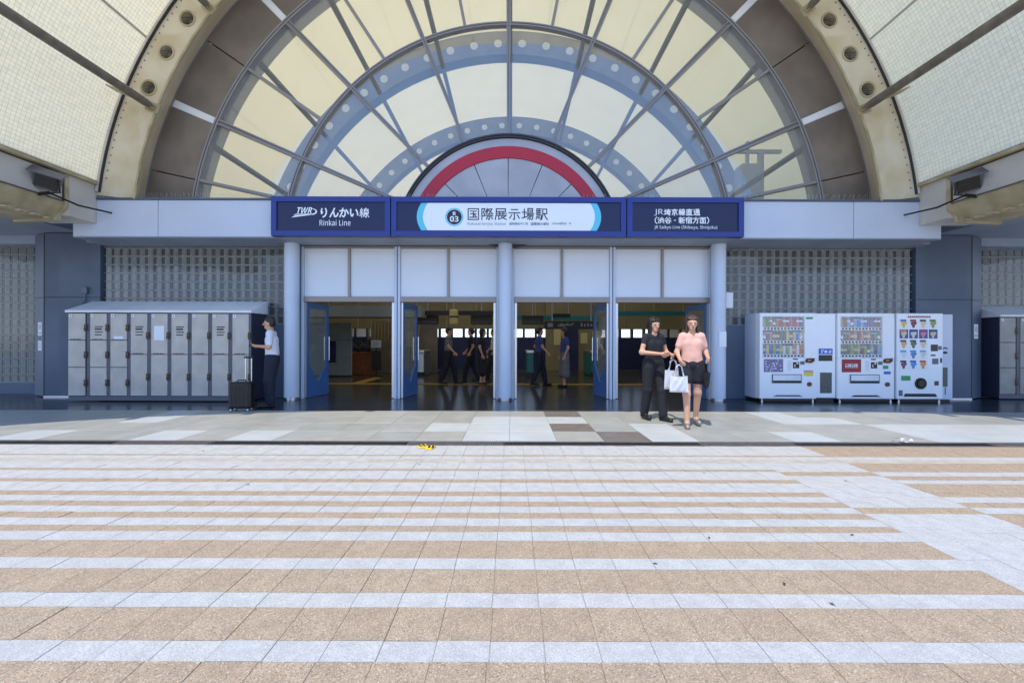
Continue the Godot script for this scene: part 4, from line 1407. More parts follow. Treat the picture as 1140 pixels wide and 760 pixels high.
func vending():
	M.red_ad = flat(srgb(150, 24, 44), 0.35)
	M.ad_purple = mottled(srgb(92, 76, 128), srgb(150, 150, 176), 61, 0.05, 2.0, 0.05, 0.4)
	M.lock_orange = flat(srgb(214, 112, 40), 0.4)
	M.sticker_yellow = flat(srgb(206, 160, 150), 0.5)
	M.sticker_lime = flat(srgb(226, 214, 72), 0.5)
	M.sticker_green = flat(srgb(60, 150, 96), 0.5)
	M.sticker_blue = flat(srgb(64, 104, 196), 0.5)
	var cols := {"green": srgb(52, 112, 48), "lime": srgb(150, 168, 70), "white": srgb(226, 226, 230), "orange": srgb(206, 104, 30), "red": srgb(160, 22, 32), "blue": srgb(28, 88, 190), "sky": srgb(104, 164, 220), "brown": srgb(56, 32, 22), "black": srgb(20, 18, 20), "pink": srgb(206, 96, 124), "teal": srgb(18, 74, 80), "violet": srgb(104, 62, 130), "cream": srgb(212, 186, 120)}
	var mk := func(names: Array) -> Array:
		var out := []
		for nm in names: out.append(flat(cols[nm], 0.3))
		return out
	drinks_machine("white drink machine with a purple poster, next to the right column", 5.24, 1.18, 9.45, mk.call(["lime", "green", "white", "orange", "red", "sky", "pink", "teal", "black", "brown", "cream", "violet", "blue"]), false)
	drinks_machine("white drink machine with a dark red advert, middle of the row", 6.86, 1.18, 9.45, mk.call(["lime", "red", "brown", "sky", "blue", "sky", "red", "black", "orange", "pink", "teal", "violet", "green"]), true)
	# narrow bin between the drink machines
	var b := thing("recycling_bin", "narrow white cabinet with a blue label between the two drink machines", "bin", "narrow cabinets in the machine row")
	b.position = Vector3(6.43, 0, -9.49)
	var m := MB.new()
	m.bd(0, 0.415, 0.09, 1.85, 0, 0.5, 0.008)
	part(b, "cabinet", m, M.vending_white)
	var lab := thing_part(b, "label_panel", 0.06, 0.35, 1.0, 1.12, M.sticker_blue)
	m = MB.new()
	for q in [[0.115, 0.135, 1.02, 1.095], [0.15, 0.165, 1.07, 1.10], [0.18, 0.235, 1.03, 1.08], [0.27, 0.29, 1.025, 1.075], [0.30, 0.32, 1.03, 1.09]]:
		m.bd(q[0], q[1], q[2], q[3], -0.0065, -0.0043)
	part(lab, "print", m, M.paper)
	thing_part(b, "slot", 0.06, 0.345, 0.86, 0.985, M.black_gloss)
	thing_part(b, "lower_window", 0.09, 0.335, 0.19, 0.62, M.window_dirty)
	m = MB.new()
	m.bd(0.02, 0.395, 0.0, 0.088, 0.03, 0.45)
	part(b, "plinth", m, M.black)
	# ice cream machine with picture cards
	var t := thing("vending_machine", "white ice cream machine with rows of picture cards, right end of the row", "vending machine", "drink and ice machines")
	t.position = Vector3(8.09, 0, -9.45)
	var w := 0.96
	m = MB.new()
	m.bd(0, w, 0.065, 1.856, 0.06, 0.50, 0.008)
	part(t, "cabinet", m, M.vending_side)
	m = MB.new()
	m.bd(0, w, 0.075, 1.856, 0, 0.058, 0.01)
	part(t, "front_door", m, M.vending_white)
	m = MB.new()
	m.bd(0.03, w - 0.03, 0.012, 0.064, 0.02, 0.48)
	part(t, "plinth", m, M.black)
	m = MB.new()
	for fx in [0.06, w - 0.06]:
		m.tube([Vector3(fx, 0.0, -0.03), Vector3(fx, 0.07, -0.03)], [0.025, 0.015], 10)
	part(t, "foot", m, M.steel)
	m = MB.new()
	m.bd(0.025, 0.88, 0.72, 1.83, -0.003, -0.0005)
	part(t, "card_panel", m, M.sign_white)
	m = MB.new()
	for q in 12: m.bd(0.22 + q * 0.04, 0.25 + q * 0.04, 1.765, 1.80, -0.006, -0.0034)
	part(t, "heading_print", m, M.red_ad)
	var tops := [[srgb(96, 104, 190), srgb(224, 196, 60)], [srgb(150, 54, 70), srgb(120, 40, 54)], [srgb(50, 80, 50), srgb(226, 206, 180)], [srgb(60, 120, 60), srgb(150, 150, 70)],
		[srgb(214, 130, 90), srgb(220, 196, 176)], [srgb(52, 74, 120), srgb(210, 206, 200)], [srgb(150, 50, 110), srgb(206, 120, 160)], [srgb(58, 64, 112), srgb(214, 190, 160)],
		[srgb(120, 70, 44), srgb(222, 174, 110)], [srgb(54, 70, 54), srgb(80, 110, 90)], [srgb(90, 74, 110), srgb(224, 206, 160)],
		[srgb(84, 164, 214), srgb(210, 226, 234)], [srgb(60, 150, 206), srgb(70, 130, 190)], [srgb(120, 160, 214), srgb(222, 214, 206)],
		[srgb(88, 40, 66), srgb(110, 52, 84)], [srgb(38, 96, 170), srgb(60, 140, 206)], [srgb(190, 84, 40), srgb(214, 150, 80)]]
	var ci := 0
	for r in 5:
		for c in (4 if r < 2 else 3):
			var cx := 0.05 + c * 0.203
			var cy := 1.735 - r * 0.212
			m = MB.new()
			m.bd(cx, cx + 0.18, cy - 0.19, cy, -0.0055, -0.0032)
			var card := part(t, "picture_card", m, M.sign_navy2 if r == 1 else M.paper)
			m = MB.new()
			m.bd(cx + 0.015, cx + 0.14, cy - 0.052, cy - 0.008, -0.0072, -0.0057)
			part(card, "caption", m, flat(tops[ci][0], 0.4))
			m = MB.new()
			m.prism(PackedVector2Array([Vector2(cx + 0.035, cy - 0.06), Vector2(cx + 0.13, cy - 0.05), Vector2(cx + 0.16, cy - 0.085), Vector2(cx + 0.118, cy - 0.125), Vector2(cx + 0.105, cy - 0.18), Vector2(cx + 0.065, cy - 0.18), Vector2(cx + 0.055, cy - 0.13), Vector2(cx + 0.028, cy - 0.1)]), -0.0072, -0.0057)
			part(card, "picture", m, flat(tops[ci][1], 0.4))
			m = MB.new()
			m.ball(Vector3(cx + 0.09, cy - 0.1, 0.0072), Vector3(0.026, 0.022, 0.001), 8, 4)
			part(card, "picture", m, flat(Color(tops[ci][1].r * 0.7 + 0.25, tops[ci][1].g * 0.7 + 0.22, tops[ci][1].b * 0.7 + 0.2), 0.4))
			ci += 1
	thing_part(t, "card_reader", 0.70, 0.85, 1.07, 1.21, M.black_gloss)
	thing_part(t, "reader_plate", 0.855, 0.93, 1.10, 1.18, M.trim)
	thing_part(t, "bill_slot", 0.70, 0.80, 0.97, 1.0, M.black)
	thing_part(t, "coin_panel", 0.73, 0.86, 0.80, 0.92, M.trim)
	thing_part(t, "key_lock", 0.90, 0.935, 0.83, 0.93, M.black)
	thing_part(t, "sticker", 0.09, 0.28, 0.46, 0.56, M.sticker_green)
	thing_part(t, "sticker", 0.04, 0.12, 0.14, 0.26, M.trim)
	m = MB.new()
	m.tube([Vector3(0.49, 0.40, 0.0), Vector3(0.49, 0.40, 0.02)], 0.118, 28)
	var dp := part(t, "dispensing_hatch", m, M.black)
	m = MB.new()
	m.tube([Vector3(0.49, 0.40, 0.021), Vector3(0.49, 0.40, 0.03)], [0.09, 0.075], 24)
	part(dp, "hatch_flap", m, M.black_gloss)
	thing_part(t, "coin_return", 0.78, 0.87, 0.36, 0.45, M.lock_brown)
	m = MB.new()
	m.prism(PackedVector2Array([Vector2(0.14, 0.125), Vector2(0.84, 0.125), Vector2(0.80, 0.19), Vector2(0.17, 0.19)]), -0.004, -0.001)
	part(t, "vent_slot", m, M.black)
	var s := thing("umbrella_bag_stand", "narrow white cabinet with a long dark slot beside the right pier", "cabinet", "narrow cabinets in the machine row")
	s.position = Vector3(9.07, 0, -9.52)
	m = MB.new()
	m.bd(0, 0.25, 0.06, 1.84, 0, 0.43, 0.006)
	part(s, "cabinet", m, M.vending_side)
	thing_part(s, "slot", 0.04, 0.14, 0.33, 0.73, M.window_dirty)
	thing_part(s, "slot_tail", 0.085, 0.10, 0.16, 0.32, M.black)
	m = MB.new()
	m.arc(0.09, 1.1, 0.03, 0.055, -0.005, -0.001, 20, 160, 8)
	m.ball(Vector3(0.09, 1.04, 0.004), Vector3(0.05, 0.028, 0.003), 10, 5)
	part(s, "symbol", m, M.sign_dark)
	m = MB.new()
	m.bd(0.02, 0.23, 0.0, 0.058, 0.04, 0.4)
	part(s, "plinth", m, M.black)

# ---------------------------------------------------------------- people
# field of tapered capsules joined by a smooth minimum, meshed as surface nets
func net(out: MB, caps: Array, cell: float, k: float):
	var lo := Vector3(1e9, 1e9, 1e9)
	var hi := -lo
	for c in caps:
		for e in [[c[0], c[2]], [c[1], c[3]]]:
			var r = Vector3.ONE * (e[1] + k * 0.5 + cell * 2.0)
			lo = lo.min(e[0] - r)
			hi = hi.max(e[0] + r)
	var nx := int((hi.x - lo.x) / cell) + 2
	var ny := int((hi.y - lo.y) / cell) + 2
	var nz := int((hi.z - lo.z) / cell) + 2
	var f := PackedFloat32Array()
	f.resize(nx * ny * nz)
	f.fill(1.0)
	for c in caps:
		var a: Vector3 = c[0]
		var b: Vector3 = c[1]
		var ra: float = c[2]
		var rb: float = c[3]
		var mr := maxf(ra, rb) + k + cell * 2.0
		var l := (a.min(b) - Vector3.ONE * mr - lo) / cell
		var h := (a.max(b) + Vector3.ONE * mr - lo) / cell
		var ab := b - a
		var inv := 1.0 / maxf(ab.length_squared(), 1e-9)
		for z in range(maxi(0, int(l.z)), mini(nz, int(h.z) + 1)):
			for y in range(maxi(0, int(l.y)), mini(ny, int(h.y) + 1)):
				var i := (z * ny + y) * nx
				for x in range(maxi(0, int(l.x)), mini(nx, int(h.x) + 1)):
					var p := lo + Vector3(x, y, z) * cell - a
					var t := clampf(p.dot(ab) * inv, 0.0, 1.0)
					var d := (p - ab * t).length() - ra - (rb - ra) * t
					var o := f[i + x]
					var e := k - absf(o - d)
					if e > 0.0: f[i + x] = minf(o, d) - e * e * 0.25 / k
					else: f[i + x] = minf(o, d)
	var id := {}
	var pv := PackedVector3Array()
	var quads := PackedInt32Array()
	var sxy := nx * ny
	var offs := [0, 1, nx, nx + 1, sxy, sxy + 1, sxy + nx, sxy + nx + 1]
	for z in nz - 1:
		for y in ny - 1:
			var i0 := z * sxy + y * nx
			for x in nx - 1:
				var i := i0 + x
				var first := f[i] < 0.0
				var mixed := false
				for q in 7:
					if (f[i + offs[q + 1]] < 0.0) != first:
						mixed = true
						break
				if not mixed: continue
				var sum := Vector3.ZERO
				var cnt := 0
				for e in [[0, 1], [2, 3], [4, 5], [6, 7], [0, 2], [1, 3], [4, 6], [5, 7], [0, 4], [1, 5], [2, 6], [3, 7]]:
					var fa := f[i + offs[e[0]]]
					var fb := f[i + offs[e[1]]]
					if (fa < 0.0) == (fb < 0.0): continue
					var t := fa / (fa - fb)
					var va := Vector3(e[0] & 1, (e[0] >> 1) & 1, e[0] >> 2)
					var vb := Vector3(e[1] & 1, (e[1] >> 1) & 1, e[1] >> 2)
					sum += va.lerp(vb, t)
					cnt += 1
				id[i] = pv.size()
				pv.append(lo + (Vector3(x, y, z) + sum / cnt) * cell)
	for i in id:
		var fa := f[i] < 0.0
		for e in [[1, nx, sxy], [nx, sxy, 1], [sxy, 1, nx]]:
			if (f[i + e[0]] < 0.0) == fa: continue
			var q := [i, i - e[1], i - e[1] - e[2], i - e[2]]
			if not (id.has(q[1]) and id.has(q[2]) and id.has(q[3])): continue
			for w in q: quads.append(id[w])
	var pn := PackedVector3Array()
	pn.resize(pv.size())
	# normals from the gradient of the field
	for i in id:
		var p: Vector3 = (pv[id[i]] - lo) / cell
		var gx := 0.0
		var gy := 0.0
		var gz := 0.0
		for q in 4:
			var yy := q & 1
			var zz := q >> 1
			gx += f[i + 1 + yy * nx + zz * sxy] - f[i + yy * nx + zz * sxy]
			gy += f[i + nx + yy + zz * sxy] - f[i + yy + zz * sxy]
			gz += f[i + sxy + yy + zz * nx] - f[i + yy + zz * nx]
		pn[id[i]] = Vector3(gx, gy, gz).normalized()
	for j in range(0, quads.size(), 4):
		out.smooth_quad(pv[quads[j]], pv[quads[j + 1]], pv[quads[j + 2]], pv[quads[j + 3]], pn[quads[j]], pn[quads[j + 1]], pn[quads[j + 2]], pn[quads[j + 3]])

func hand_caps(w: Vector3, dir: Vector3, palm: Vector3, thumb_side: float) -> Array:
	dir = dir.normalized()
	var side := dir.cross(palm).normalized() * thumb_side
	palm = side.cross(dir).normalized() * thumb_side
	var out := []
	out.append([w, w + dir * 0.035, 0.024, 0.026])
	for i in 4:
		var o := side * (0.027 - i * 0.018)
		var base := w + dir * 0.075 + o
		out.append([w + dir * 0.02 + o * 0.6, base, 0.015, 0.012])
		var len1: float = [0.038, 0.043, 0.040, 0.031][i]
		var k1 := base + (dir * 0.9 + palm * 0.35).normalized() * len1
		var k2 := k1 + (dir * 0.45 + palm * 0.9).normalized() * len1 * 0.8
		out.append([base, k1, 0.0100, 0.0092])
		out.append([k1, k2, 0.0092, 0.0078])
	var tb := w + dir * 0.022 + side * 0.026
	var t1 := tb + (side * 0.75 + dir * 0.7 + palm * 0.3).normalized() * 0.042
	out.append([tb, t1, 0.0125, 0.0105])
	out.append([t1, t1 + (dir * 0.9 + palm * 0.35).normalized() * 0.03, 0.0105, 0.0085])
	return out

# p: dictionary of a pose; the figure faces +z of its own axes. Lengths for a figure 1.65 m tall, scaled by s.
func person(label: String, grp: String, pos: Vector3, turn: float, s: float, p: Dictionary, detail := true) -> Node3D:
	var t := thing("person", label, "person", grp)
	t.position = pos
	t.rotation.y = turn
	t.scale = Vector3.ONE * s
	var hip := 0.86
	var sh: float = p.get("shoulder", 0.17)
	var lean: float = p.get("lean", 0.0)
	var legs := []      # [hip, knee, ankle, toe] left (+x) then right (-x)
	for i in 2:
		var sx := 1.0 if i == 0 else -1.0
		var st: float = p.step[i]          # forward reach of the foot
		var lift: float = p.get("lift", [0.0, 0.0])[i]
		var an := Vector3(sx * 0.085, 0.075 + lift, st)
		var h := Vector3(sx * 0.085, hip, 0)
		var kn := (h + an) * 0.5 + Vector3(sx * 0.005, 0.02, 0.03 + 0.25 * lift + absf(st) * 0.06)
		legs.append([h, kn, an, an + Vector3(sx * 0.02, -0.04 - lift * 0.3, 0.14)])
	var ch := Vector3(0, 1.22, lean * 0.6)
	var nk := Vector3(0, 1.40, lean)
	var hd := Vector3(0, 1.535, lean + p.get("look", 0.02))
	var arms := []
	for i in 2:
		var sx := 1.0 if i == 0 else -1.0
		arms.append([Vector3(sx * sh, 1.345, lean), p.elbow[i], p.hand[i]])
	var body := MB.new()
	var caps := []
	var slim: float = p.get("slim", 0.0)
	for sx in [-1.0, 1.0]:
		caps.append([Vector3(sx * 0.065, 0.89, 0), Vector3(sx * (0.052 - slim), 1.04, lean * 0.3), 0.098, 0.082])
		caps.append([Vector3(sx * (0.052 - slim), 1.04, lean * 0.3), Vector3(sx * (0.075 - slim), 1.23, lean * 0.6), 0.082, 0.09])
	caps.append([Vector3(-sh + 0.04, 1.33, lean), Vector3(sh - 0.04, 1.33, lean), 0.062, 0.062])
	caps.append([nk - Vector3(0, 0.04, 0), hd - Vector3(0, 0.05, 0.0), 0.055, 0.048])
	for l in legs:
		caps.append([l[0], l[1], 0.082, 0.054])
		caps.append([l[1], l[2], 0.056, 0.036])
		caps.append([l[2] - Vector3(0, 0.02, 0.02), l[3], 0.036, 0.026])
	for a in arms:
		caps.append([a[0], a[1], 0.047, 0.037])
		caps.append([a[1], a[2], 0.037, 0.024])
	net(body, caps, 0.015 if detail else 0.02, 0.03)
	# head
	var hc := [[hd + Vector3(0, 0.035, -0.02), hd + Vector3(0, 0.02, 0.0), 0.082, 0.08], [hd + Vector3(0, -0.03, 0.02), hd + Vector3(0, -0.072, 0.04), 0.062, 0.04],
		[hd + Vector3(0, 0.0, 0.088), hd + Vector3(0, -0.028, 0.104), 0.009, 0.013], [hd + Vector3(0.08, 0.0, -0.01), hd + Vector3(0.078, -0.035, -0.005), 0.014, 0.01], [hd + Vector3(-0.08, 0.0, -0.01), hd + Vector3(-0.078, -0.035, -0.005), 0.014, 0.01],
		[hd + Vector3(-0.04, 0.026, 0.062), hd + Vector3(0.04, 0.026, 0.062), 0.014, 0.014], [hd + Vector3(0, -0.04, -0.02), hd + Vector3(0, -0.12, -0.01), 0.05, 0.05]]
	net(body, hc, 0.007 if detail else 0.011, 0.018)
	for i in 2:
		var a: Array = arms[i]
		var dir: Vector3 = a[2] - a[1]
		var palm: Vector3 = p.get("palm", [Vector3(-1, 0, 0), Vector3(1, 0, 0)])[i]
		if detail: net(body, hand_caps(a[2], dir, palm, 1.0 if i == 0 else -1.0), 0.005, 0.006)
		else: net(body, hand_caps(a[2], dir, palm, 1.0 if i == 0 else -1.0), 0.007, 0.006)
	part(t, "body", body, M.skin)
	# face
	var fm := MB.new()
	for sx in [-1.0, 1.0]: fm.ball(hd + Vector3(sx * 0.031, 0.004, 0.076), Vector3(0.010, 0.0055, 0.005), 8, 6)
	part(t, "eyes", fm, M.eye)
	fm = MB.new()
	fm.ball(hd + Vector3(0, -0.056, 0.083), Vector3(0.022, 0.006, 0.006), 8, 6)
	part(t, "mouth", fm, M.lips)
	# hair
	var hm := MB.new()
	var hcaps := [[hd + Vector3(-0.02, 0.058, -0.022), hd + Vector3(0.02, 0.058, -0.022), 0.08, 0.08], [hd + Vector3(-0.03, 0.01, -0.045), hd + Vector3(0.03, 0.01, -0.045), 0.068, 0.068], [hd + Vector3(-0.05, 0.078, 0.04), hd + Vector3(0.05, 0.078, 0.04), 0.024, 0.024]]
	var hl: float = p.get("hair_len", 0.04)
	hcaps.append([hd + Vector3(-0.045, 0.0, -0.05), hd + Vector3(-0.045, -hl, -0.055), 0.045, 0.03])
	hcaps.append([hd + Vector3(0.045, 0.0, -0.05), hd + Vector3(0.045, -hl, -0.055), 0.045, 0.03])
	if hl > 0.1:
		for sx in [-1.0, 1.0]:
			hcaps.append([hd + Vector3(sx * 0.072, 0.05, 0.012), hd + Vector3(sx * 0.082, -hl * 0.9, 0.0), 0.024, 0.02])
	hcaps.append([hd + Vector3(-0.04, 0.066, 0.058), hd + Vector3(0.05, 0.06, 0.056), 0.02, 0.02])
	net(hm, hcaps, 0.009, 0.02)
	part(t, "hair", hm, p.get("hair", M.hair))
	# top
	var tm := MB.new()
	var g := 0.013
	var tc := []
	for sx in [-1.0, 1.0]:
		tc.append([Vector3(sx * 0.066, p.get("hem", 0.92), 0), Vector3(sx * (0.055 - slim), 1.05, lean * 0.3), 0.098 + g, 0.086 + g])
		tc.append([Vector3(sx * (0.055 - slim), 1.05, lean * 0.3), Vector3(sx * (0.077 - slim), 1.23, lean * 0.6), 0.086 + g, 0.09 + g])
	tc.append([Vector3(-sh + 0.04, 1.335, lean), Vector3(sh - 0.04, 1.335, lean), 0.056 + g, 0.056 + g])
	var sl: float = p.get("sleeve", 0.6)
	for a in arms:
		if sl <= 1.0: tc.append([a[0], a[0].lerp(a[1], sl), 0.045 + g, 0.042 + g])
		else:
			tc.append([a[0], a[1], 0.05 + g, 0.042 + g])
			tc.append([a[1], a[1].lerp(a[2], sl - 1.0), 0.042 + g, 0.036 + g])
	net(tm, tc, 0.014 if detail else 0.02, 0.035)
	part(t, p.get("top_name", "shirt"), tm, p.top)
	# bottom
	var bm := MB.new()
	var bc := [[Vector3(-0.07, 0.93, 0), Vector3(0.07, 0.93, 0), 0.112, 0.112]]
	var wide: float = p.get("wide", 0.012)
	if p.bottom_kind == "skirt":
		var hemy: float = p.get("skirt_hem", 0.5)
		for x in [-0.09, 0.0, 0.09]:
			bc.append([Vector3(x * 0.7, 0.88, 0), Vector3(x * 1.5, hemy, 0.02 + 0.03 * sin(x * 40.0)), 0.115, 0.115])
	else:
		var kk: float = p.get("leg_len", 1.0)
		for l in legs:
			if kk == 0.0:
				bc.append([l[0], l[0].lerp(l[1], 0.42), 0.088 + wide, 0.08 + wide])
				continue
			bc.append([l[0], l[1], 0.088 + wide, 0.062 + wide])
			bc.append([l[1], l[1].lerp(l[2] + Vector3(0, 0.02, 0), kk), 0.062 + wide, 0.046 + wide])
	net(bm, bc, 0.014 if detail else 0.02, 0.02)
	part(t, p.bottom_kind, bm, p.bottom)
	for i in 2:
		var l: Array = legs[i]
		var sm := MB.new()
		net(sm, [[l[2] + Vector3(0, -0.035, -0.035), l[3] + Vector3(0, -0.004, 0.02), 0.044, 0.036], [l[2] + Vector3(0, -0.05, -0.045), l[3] + Vector3(0, -0.014, 0.03), 0.03, 0.026]], 0.012, 0.015)
		part(t, "shoe", sm, p.get("shoes", M.black))
	return t

func people():
	var white := mottled(srgb(222, 222, 230), srgb(208, 208, 218), 70, 0.02, 1.2, 0.01, 0.8)
	var navy := mottled(srgb(34, 36, 58), srgb(26, 28, 46), 71, 0.03, 1.2, 0.02, 0.85)
	var blackc := mottled(srgb(36, 36, 42), srgb(27, 27, 32), 72, 0.03, 1.2, 0.02, 0.85)
	var salmon := mottled(srgb(226, 178, 160), srgb(212, 160, 142), 73, 0.02, 1.2, 0.01, 0.85)
	var grey := mottled(srgb(120, 116, 118), srgb(104, 100, 104), 74, 0.02, 1.2, 0.01, 0.85)
	var blue := mottled(srgb(60, 76, 140), srgb(50, 64, 122), 75, 0.02, 1.2, 0.01, 0.85)
	# by the lockers, looking at a phone
	var a := person("person in white shirt and navy trousers beside the lockers, looking at a phone", "people outside", Vector3(-4.45, 0, -8.62), -1.25, 1.03,
		{"step": [0.02, 0.05], "elbow": [Vector3(0.23, 1.10, 0.02), Vector3(-0.23, 1.10, 0.02)], "hand": [Vector3(0.06, 1.12, 0.25), Vector3(-0.07, 1.11, 0.24)], "palm": [Vector3(-0.6, 0.6, 0.3), Vector3(0.6, 0.6, 0.3)],
		"top": white, "sleeve": 0.75, "bottom": navy, "bottom_kind": "trousers", "wide": 0.03, "look": 0.035, "lean": 0.02, "hem": 0.95})
	var ph := MB.new()
	ph.xf = Transform3D(Basis.from_euler(Vector3(-0.7, 0, 0)), Vector3.ZERO)
	ph.box(Vector3(-0.036, -0.075, -0.004), Vector3(0.036, 0.075, 0.004), 0.003)
	var po := one("phone", ph, M.black_gloss, "dark phone in the hands of the person by the lockers", "phone")
	po.transform = a.transform * Transform3D(Basis.IDENTITY, Vector3(0, 1.165, 0.335))
	# suitcase in front of the lockers
	var c := thing("suitcase", "black upright trolley suitcase with its handle pulled up", "suitcase")
	c.position = Vector3(-4.72, 0, -8.1)
	c.rotation.y = 0.12
	var m := MB.new()
	m.box(Vector3(-0.185, 0.055, -0.115), Vector3(0.185, 0.52, 0.115), 0.035)
	part(c, "shell", m, M.black)
	m = MB.new()
	for k in 5: m.box(Vector3(-0.15 + k * 0.066, 0.10, 0.1155), Vector3(-0.115 + k * 0.066, 0.47, 0.121), 0.002)
	part(c, "ribs", m, M.black_gloss)
	m = MB.new()
	for x in [0.03, 0.13]: m.tube([Vector3(x, 0.515, -0.075), Vector3(x, 0.94, -0.075)], 0.011, 8)
	part(c, "handle_bars", m, M.chrome)
	m = MB.new()
	m.box(Vector3(0.005, 0.935, -0.095), Vector3(0.155, 0.968, -0.055), 0.01)
	part(c, "grip", m, M.black)
	m = MB.new()
	m.tube([Vector3(-0.08, 0.52, 0), Vector3(-0.06, 0.55, 0), Vector3(0.06, 0.55, 0), Vector3(0.08, 0.52, 0)], 0.012, 8)
	part(c, "top_handle", m, M.black)
	for x in [-0.14, 0.14]:
		for z in [-0.08, 0.08]:
			m = MB.new()
			m.tube([Vector3(x - 0.014, 0.028, z), Vector3(x + 0.014, 0.028, z)], 0.028, 12)
			var w := part(c, "wheel", m, M.steel)
			m = MB.new()
			m.box(Vector3(x - 0.02, 0.03, z - 0.015), Vector3(x + 0.02, 0.062, z + 0.015))
			part(w, "fork", m, M.black)
	# two women walking out of the right doors
	var b := person("woman in black top and black trousers carrying a white bag, left of two", "people outside", Vector3(2.36, 0, -7.3), 0.35, 0.985,
		{"step": [0.14, -0.12], "lift": [0.0, 0.02], "elbow": [Vector3(0.25, 1.10, 0.0), Vector3(-0.25, 1.10, 0.03)], "hand": [Vector3(0.17, 1.06, 0.24), Vector3(-0.05, 1.08, 0.25)], "palm": [Vector3(-1, 0.2, 0), Vector3(1, 0.2, 0)],
		"top": blackc, "sleeve": 0.35, "bottom": blackc, "bottom_kind": "trousers", "wide": 0.022, "hair_len": 0.16, "shoulder": 0.15, "slim": 0.014})
	tote("tote_bag", "white shopping bag held in front by the woman in black", b.transform * Vector3(0.17, 0.99, 0.27), 0.35, 0.34, 0.30, white)
	var d := person("woman in salmon top and black shorts with bare legs, right of two", "people outside", Vector3(2.77, 0, -6.78), -0.2, 0.99,
		{"step": [-0.14, 0.14], "lift": [0.03, 0.0], "elbow": [Vector3(0.205, 1.11, -0.03), Vector3(-0.215, 1.11, 0.02)], "hand": [Vector3(0.19, 1.03, 0.20), Vector3(-0.20, 1.0, 0.22)], "palm": [Vector3(-1, 0.2, 0), Vector3(1, 0.2, 0)],
		"top": salmon, "sleeve": 0.6, "bottom": blackc, "bottom_kind": "shorts", "leg_len": 0.0, "wide": 0.018, "hair": M.hair_brown, "hair_len": 0.2, "shoulder": 0.135, "slim": 0.018, "shoes": M.frame_brown})
	tote("tote_bag", "small white bag in the right hand of the woman in salmon", d.transform * Vector3(-0.22, 0.93, 0.25), -0.2, 0.26, 0.24, white)
	tote("shoulder_bag", "black shoulder bag at the hip of the woman in salmon", d.transform * Vector3(0.2, 0.98, 0.02), 1.2, 0.28, 0.26, blackc)
	# inside the hall
	var walk := {"step": [0.2, -0.2], "lift": [0.0, 0.04], "elbow": [Vector3(0.23, 1.1, -0.08), Vector3(-0.23, 1.1, 0.05)], "hand": [Vector3(0.22, 0.92, 0.02), Vector3(-0.21, 0.94, 0.2)], "top": grey, "bottom": blackc, "bottom_kind": "trousers", "wide": 0.02}
	var stand := {"step": [0.03, -0.02], "elbow": [Vector3(0.24, 1.1, -0.03), Vector3(-0.24, 1.1, -0.02)], "hand": [Vector3(0.22, 0.88, 0.06), Vector3(-0.22, 0.88, 0.06)], "top": blue, "bottom": grey, "bottom_kind": "skirt", "skirt_hem": 0.35, "hair_len": 0.12}
	var w1 := person("person in grey top walking past inside the second door bay, nearest the post", "people in the hall", Vector3(-1.75, 0, -13.2), 1.5, 1.0, walk, false)
	var w2 := person("person in blue top and long grey skirt inside the third door bay", "people in the hall", Vector3(1.55, 0, -12.6), -1.4, 0.98, stand, false)
	var more := [[w1, Vector3(-1.15, 0, -13.9), -1.6, blackc, navy, "person in black with navy trousers inside the second door bay, middle of the group"], [w2, Vector3(-0.78, 0, -13.3), 1.4, navy, blackc, "person in navy top and black skirt inside the second door bay, by the middle column"],
		[w1, Vector3(-0.5, 0, -14.8), -1.5, white, blackc, "person in white top far inside the second door bay"], [w1, Vector3(0.86, 0, -12.9), 1.7, blue, navy, "person in blue top with navy trousers walking inside the third door bay"],
		[w1, Vector3(3.1, 0, -14.5), 0.4, blackc, grey, "person in black top deep inside the rightmost door bay"]]
	for q in more:
		var o: Node3D = q[0].duplicate()
		name_top(o, "person")
		o.position = q[1]
		o.rotation.y = q[2]
		o.set_meta("label", q[5])
		for ch in o.get_children():
			if String(ch.name).begins_with("shirt"): ch.material_override = q[3]
			if String(ch.name).begins_with("trousers") or String(ch.name).begins_with("skirt"): ch.material_override = q[4]

func tote(called: String, label: String, at_hand: Vector3, turn: float, w: float, h: float, mat: Material):
	var t := thing(called, label, "bag")
	t.position = at_hand
	t.rotation.y = turn
	var m := MB.new()
	var dn := -0.16
	var seg := 10
	# soft bag: front and back bulge, bottom fuller than the top
	for sgn in [-1.0, 1.0]:
		for i in seg:
			for j in seg:
				var q := []
				for e in [[i, j], [i + 1, j], [i + 1, j + 1], [i, j + 1]]:
					var u: float = float(e[0]) / seg
					var v: float = float(e[1]) / seg
					var thick: float = 0.055 * sin(PI * u) * (0.25 + 0.75 * pow(sin(PI * minf(1.0, v * 0.55 + 0.45) ), 0.6)) + 0.004 * sin(u * 17.0 + v * 9.0) * sin(PI * u)
					if e[1] == seg: thick = 0.0
					q.append(Vector3((u - 0.5) * w * (0.9 + 0.1 * v), dn - v * h - 0.012 * sin(PI * u) * (1.0 - v), sgn * thick))
				m.quad(q[0], q[1], q[2], q[3], Vector3(0, 0, sgn))
	part(t, "bag", m, mat)
	m = MB.new()
	for z in [-0.012, 0.012]:
		m.tube([Vector3(-w * 0.25, dn - 0.01, z), Vector3(-w * 0.14, -0.03, z * 0.5), Vector3(0, 0.0, z * 0.4), Vector3(w * 0.14, -0.03, z * 0.5), Vector3(w * 0.25, dn - 0.01, z)], 0.009, 6)
	part(t, "handles", m, mat)

